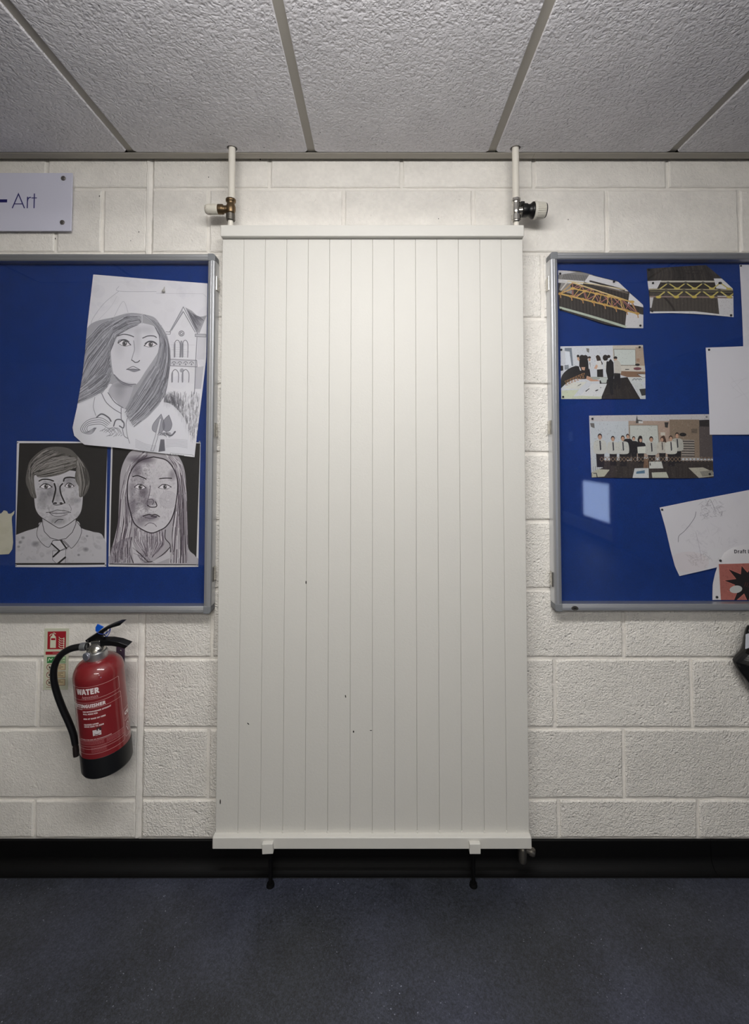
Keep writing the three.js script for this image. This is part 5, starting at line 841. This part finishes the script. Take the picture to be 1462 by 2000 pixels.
  txt('SUITABLE FOR USE ON EXTINGUISHERS', -30, B + 42, 3.2, true, wht, 'sans-serif', 92); bars2(-58, 30, 29, 39, 5, 0.5); bars2(35, 77, 28, 38, 6, 0.45); bars2(-58, -20, 12, 24, 6, 0.4); bars2(0, 34, 10, 24, 7, 0.45); bars2(-60, -34, 60, 105, 12, 0.35); rr(-62, 79, B + 8, B + 132, 5);
  rr(83, 106, B + 52, B + 80, 3); rr(83, 106, B + 12, B + 51, 3); txt('CE', 86, B + 64, 13, true, wht, 'sans-serif', 21); bars2(86, 103, 54, 58, 2, 0.7);
  c.strokeStyle = wht; c.lineWidth = 1.6 * mm; c.beginPath(); c.moveTo(ux(90), Yc(B + 36)); c.arc(ux(94.5), Yc(B + 39), 5 * mm, 2.9, 7.2); c.lineTo(ux(95), Yc(B + 22)); c.lineTo(ux(88), Yc(B + 36)); c.stroke(); bars2(92, 100, 15, 17, 1, 0.6);
  const tex = new THREE.CanvasTexture(cv); tex.colorSpace = THREE.SRGBColorSpace;
  mesh('body', body, new THREE.MeshPhysicalMaterial({ map: tex, roughness: 0.5, clearcoat: 1, clearcoatRoughness: 0.02 }), g);
  mesh('base_band', lathe([[0, 0.006], [R - 0.02, 0.001], [R - 0.008, 0], [R - 0.002, 0.003], [R + 0.0008, 0.009], [R + 0.0012, bandTop - 0.001], [R - 0.001, bandTop]], 72), M.blackRubber, g);
  const k = S;
  mesh('neck_collar', lathe([[0.027, top - 0.006], [0.0285, top - 0.003], [0.0285, top + 0.02], [0.0265, top + 0.0225], [0.022, top + 0.0235], [0.0, top + 0.0235]], 40), std(0xb9b9b9, 0.32, 0.85), g);
  // valve head: turned boss, side outlet and gauge
  const headM = M.chrome, hy = top + 0.0235;
  const head = mesh('valve_head', merge([lathe([[0.0235, hy - 0.001], [0.0245, hy + 0.003], [0.0215, hy + 0.006], [0.0225, hy + 0.0085], [0.0175, hy + 0.013], [0.013, hy + 0.02], [0, hy + 0.021]], 36),
    box(-0.026, -0.006, hy - 0.004, hy + 0.012, -0.009, 0.012, 0.003), box(-0.012, 0.016, hy + 0.006, hy + 0.03, -0.0085, 0.0085, 0.002)]), headM, g);
  const gauge = lathe([[0, -0.004], [0.0105, -0.004], [0.0118, -0.002], [0.0118, 0.005], [0.0104, 0.0065], [0, 0.0055]], 28); gauge.rotateX(Math.PI / 2); gauge.rotateY(-0.35); gauge.translate(-0.016, hy - 0.007, 0.024); mesh('pressure_gauge', gauge, std(0x9ea0ac, 0.2, 0.6), g);
  // hose: leaves the outlet, loops out and comes back down beside the body
  const hp = [[171, 1262.5, 0.112], [155, 1263.5, 0.112], [136, 1268, 0.114], [117, 1281, 0.112], [106.5, 1301, 0.108], [105, 1326, 0.1], [111, 1353, 0.09], [122, 1383, 0.08], [134, 1410, 0.072], [142.5, 1432, 0.068], [147, 1452, 0.066]].map(([x, y, z]) => L(x, y, z));
  const hc = new THREE.CatmullRomCurve3(hp); const hose = mesh('hose', new THREE.TubeGeometry(hc, 90, 0.0098, 18), M.blackRubber, g);
  const f0 = hp[0].clone(), f1 = hp[1].clone(); const fer = lathe([[0.0, 0], [0.0112, 0], [0.0118, 0.002], [0.0118, 0.014], [0.0108, 0.017]], 24); mesh('hose_ferrule', between(fer, f0.clone().lerp(f1, 0.15), f1), std(0x8f9294, 0.45, 0.7), hose);
  const n0 = hp[hp.length - 1].clone(), n1 = L(149.5, 1478, 0.066), nz = lathe([[0.0085, -0.008], [0.0088, 0.004], [0.0066, 0.007], [0.0086, 0.01], [0.0092, 0.03], [0.0086, 0.038], [0.006, 0.0395], [0, 0.039]], 22); mesh('nozzle', between(nz, n0, n1), std(0x241c1b, 0.4), hose);
  // levers: bent strips, outlines taken from the side
  const strip = (pts, half, z, bev) => { const s = new THREE.Shape(zoomed(80, 1200, 8.122, pts).map(([x, y]) => { const p = L(x, y, z); return new THREE.Vector2(p.x, p.y); })); const e = new THREE.ExtrudeGeometry(s, { depth: half * 2, bevelEnabled: true, bevelSize: bev, bevelThickness: bev, bevelSegments: 3, bevelOffset: -bev }); e.translate(0, 0, L(200, 1250, z).z - half); return e; };
  const LZ = 0.11;
  const lever = mesh('squeeze_lever', strip([[735, 385], [748, 412], [785, 425], [835, 418], [900, 372], [1000, 292], [1100, 205], [1200, 168], [1290, 142], [1345, 90], [1270, 96], [1150, 142], [1040, 192], [960, 240], [870, 300]], 0.0095, LZ, 0.002), M.black, g);
  mesh('carry_handle', strip([[835, 440], [900, 400], [1000, 380], [1130, 380], [1270, 406], [1415, 465], [1355, 520], [1270, 492], [1150, 470], [1040, 470], [960, 490], [870, 480]], 0.0115, LZ, 0.002), M.black, g);
  mesh('lever_post', strip([[840, 450], [850, 400], [960, 300], [1010, 340], [1000, 400], [960, 455], [900, 470]], 0.006, LZ, 0.001), M.black, g);
  { const p = L(80 + 780 / 8.122, 1200 + 390 / 8.122, LZ), r = new THREE.CylinderGeometry(0.0026, 0.0026, 0.024, 16); r.rotateX(Math.PI / 2); r.translate(p.x, p.y, p.z); mesh('pivot_rivet', r, M.chrome, lever); }
  // blue tamper tag and its loop, steel pin ring
  { const blue = std(0x0b57c8, 0.4);
    const pts = zoomed(80, 1200, 8.122, [[905, 148], [1000, 195], [905, 275], [868, 262], [872, 200]]).map(([x, y]) => { const p = L(x, y, LZ + 0.013); return new THREE.Vector2(p.x, p.y); });
    const e = new THREE.ExtrudeGeometry(new THREE.Shape(pts), { depth: 0.0015, bevelEnabled: true, bevelSize: 0.0004, bevelThickness: 0.0004, bevelSegments: 1 }); e.translate(0, 0, L(200, 1235, LZ + 0.012).z); const tagM = mesh('tamper_tag', e, blue, g);
    const loop = [[880, 278], [930, 305], [1000, 312], [1060, 285], [1100, 225], [1090, 280], [1040, 350], [1015, 330], [1040, 270]]; const lp = zoomed(80, 1200, 8.122, loop).map(([x, y], i) => L(x, y, LZ + 0.013 - (i > 4 ? 0.004 : 0))); mesh('tag_loop', new THREE.TubeGeometry(new THREE.CatmullRomCurve3(lp), 60, 0.0011, 8), std(0x2546a8, 0.35), tagM);
    const rp = L(80 + 1020 / 8.122, 1200 + 300 / 8.122, LZ + 0.012), rg = new THREE.TorusGeometry(0.008, 0.0011, 10, 32); rg.scale(0.6, 1.15, 1); rg.rotateZ(-0.4); rg.rotateY(0.5); rg.translate(rp.x, rp.y, rp.z); const pn = new THREE.CylinderGeometry(0.0016, 0.0016, 0.026, 12); pn.rotateX(Math.PI / 2); pn.translate(rp.x - 0.002, rp.y - 0.004, rp.z - 0.012); mesh('safety_pin', merge([rg, pn]), M.chrome, g); }
  // bracket on the wall behind the head
  const bp = U(235, 1272, 0.004), br = group('wall_bracket', bp.x, bp.y, 0); tag(br, 'purple-grey metal strap bracket behind the fire extinguisher', 'bracket');
  mesh('strap', merge([box(-0.0135, 0.0135, -0.045, 0.032, 0.0005, 0.0045, 0.001), box(-0.011, 0.011, -0.036, -0.03, 0.004, 0.034, 0.001)]), std(0x5a4a5c, 0.45, 0.3), br);
  const sc = new THREE.SphereGeometry(0.0032, 12, 8); sc.scale(1, 1, 0.5); sc.translate(0.001, 0.002, 0.0048); mesh('screw', sc, M.chrome, br);
}
// ------------------------------------------------------------------ black bag at the right edge
{
  const z = 0.045, sil = [[1462, 1222], [1457, 1230], [1453, 1243], [1451.5, 1262], [1449, 1272], [1440, 1283], [1433.5, 1293], [1439, 1306], [1447, 1319], [1462, 1342], [1490, 1368], [1530, 1372], [1562, 1345], [1578, 1300], [1572, 1262], [1548, 1235], [1505, 1222]];
  const pts = sil.map(([x, y]) => U(x, y, z)), cx = pts.reduce((s, p) => s + p.x, 0) / pts.length, by = Math.min(...pts.map((p) => p.y));
  const g = group('plastic_bag', cx, by, 0); tag(g, 'black glossy plastic bag hanging low on the block wall below the notice board', 'bag');
  // loft: rings shrink from the outline towards a creased front and back
  const n = 96, out = new THREE.CatmullRomCurve3(pts.map((p) => new THREE.Vector3(p.x - cx, p.y - by, 0)), true, 'catmullrom', 0.1).getSpacedPoints(n).slice(0, n), c0 = out.reduce((s, p) => s.add(p), new THREE.Vector3()).divideScalar(n), q = rngOf(113), rings = 14, pos = [], fold = [];
  for (let i = 0; i < 9; i++) fold.push([q() * 6.28, 3 + Math.floor(q() * 9), q()]);
  const V = (r, i) => { const t = r / rings * Math.PI, s = Math.sin(t) ** 0.6, p = out[i % n], a = Math.atan2(p.y - c0.y, p.x - c0.x); let f = 0; for (const [ph, m, w] of fold) f += w * Math.sin(a * m + ph + t * 2.2); return [c0.x + (p.x - c0.x) * s, c0.y + (p.y - c0.y) * s, z + Math.cos(t) * 0.036 + f * 0.0022 * Math.sin(t) ** 1.5]; };
  for (let r = 0; r < rings; r++) for (let i = 0; i < n; i++) { const a = V(r, i), b = V(r, i + 1), c = V(r + 1, i + 1), d = V(r + 1, i); pos.push(...a, ...c, ...b, ...a, ...d, ...c); }
  const bg = new THREE.BufferGeometry(); bg.setAttribute('position', new THREE.Float32BufferAttribute(pos, 3)); bg.computeVertexNormals(); mesh('bag_body', bg, std(0x0a0b0e, 0.28), g);
  const lp = [[1457.5, 1240], [1470, 1236], [1500, 1240], [1498, 1266], [1470, 1264], [1456.5, 1268]].map(([x, y]) => U(x, y, 0.083)), ls = new THREE.Shape(lp.map((p) => new THREE.Vector2(p.x - cx, p.y - by))); const le = new THREE.ExtrudeGeometry(ls, { depth: 0.002, bevelEnabled: false }); le.translate(0, 0, 0.079); mesh('paper_label', le, std(0xcfd2dc, 0.5), g);
}
renderer.render(scene, camera);
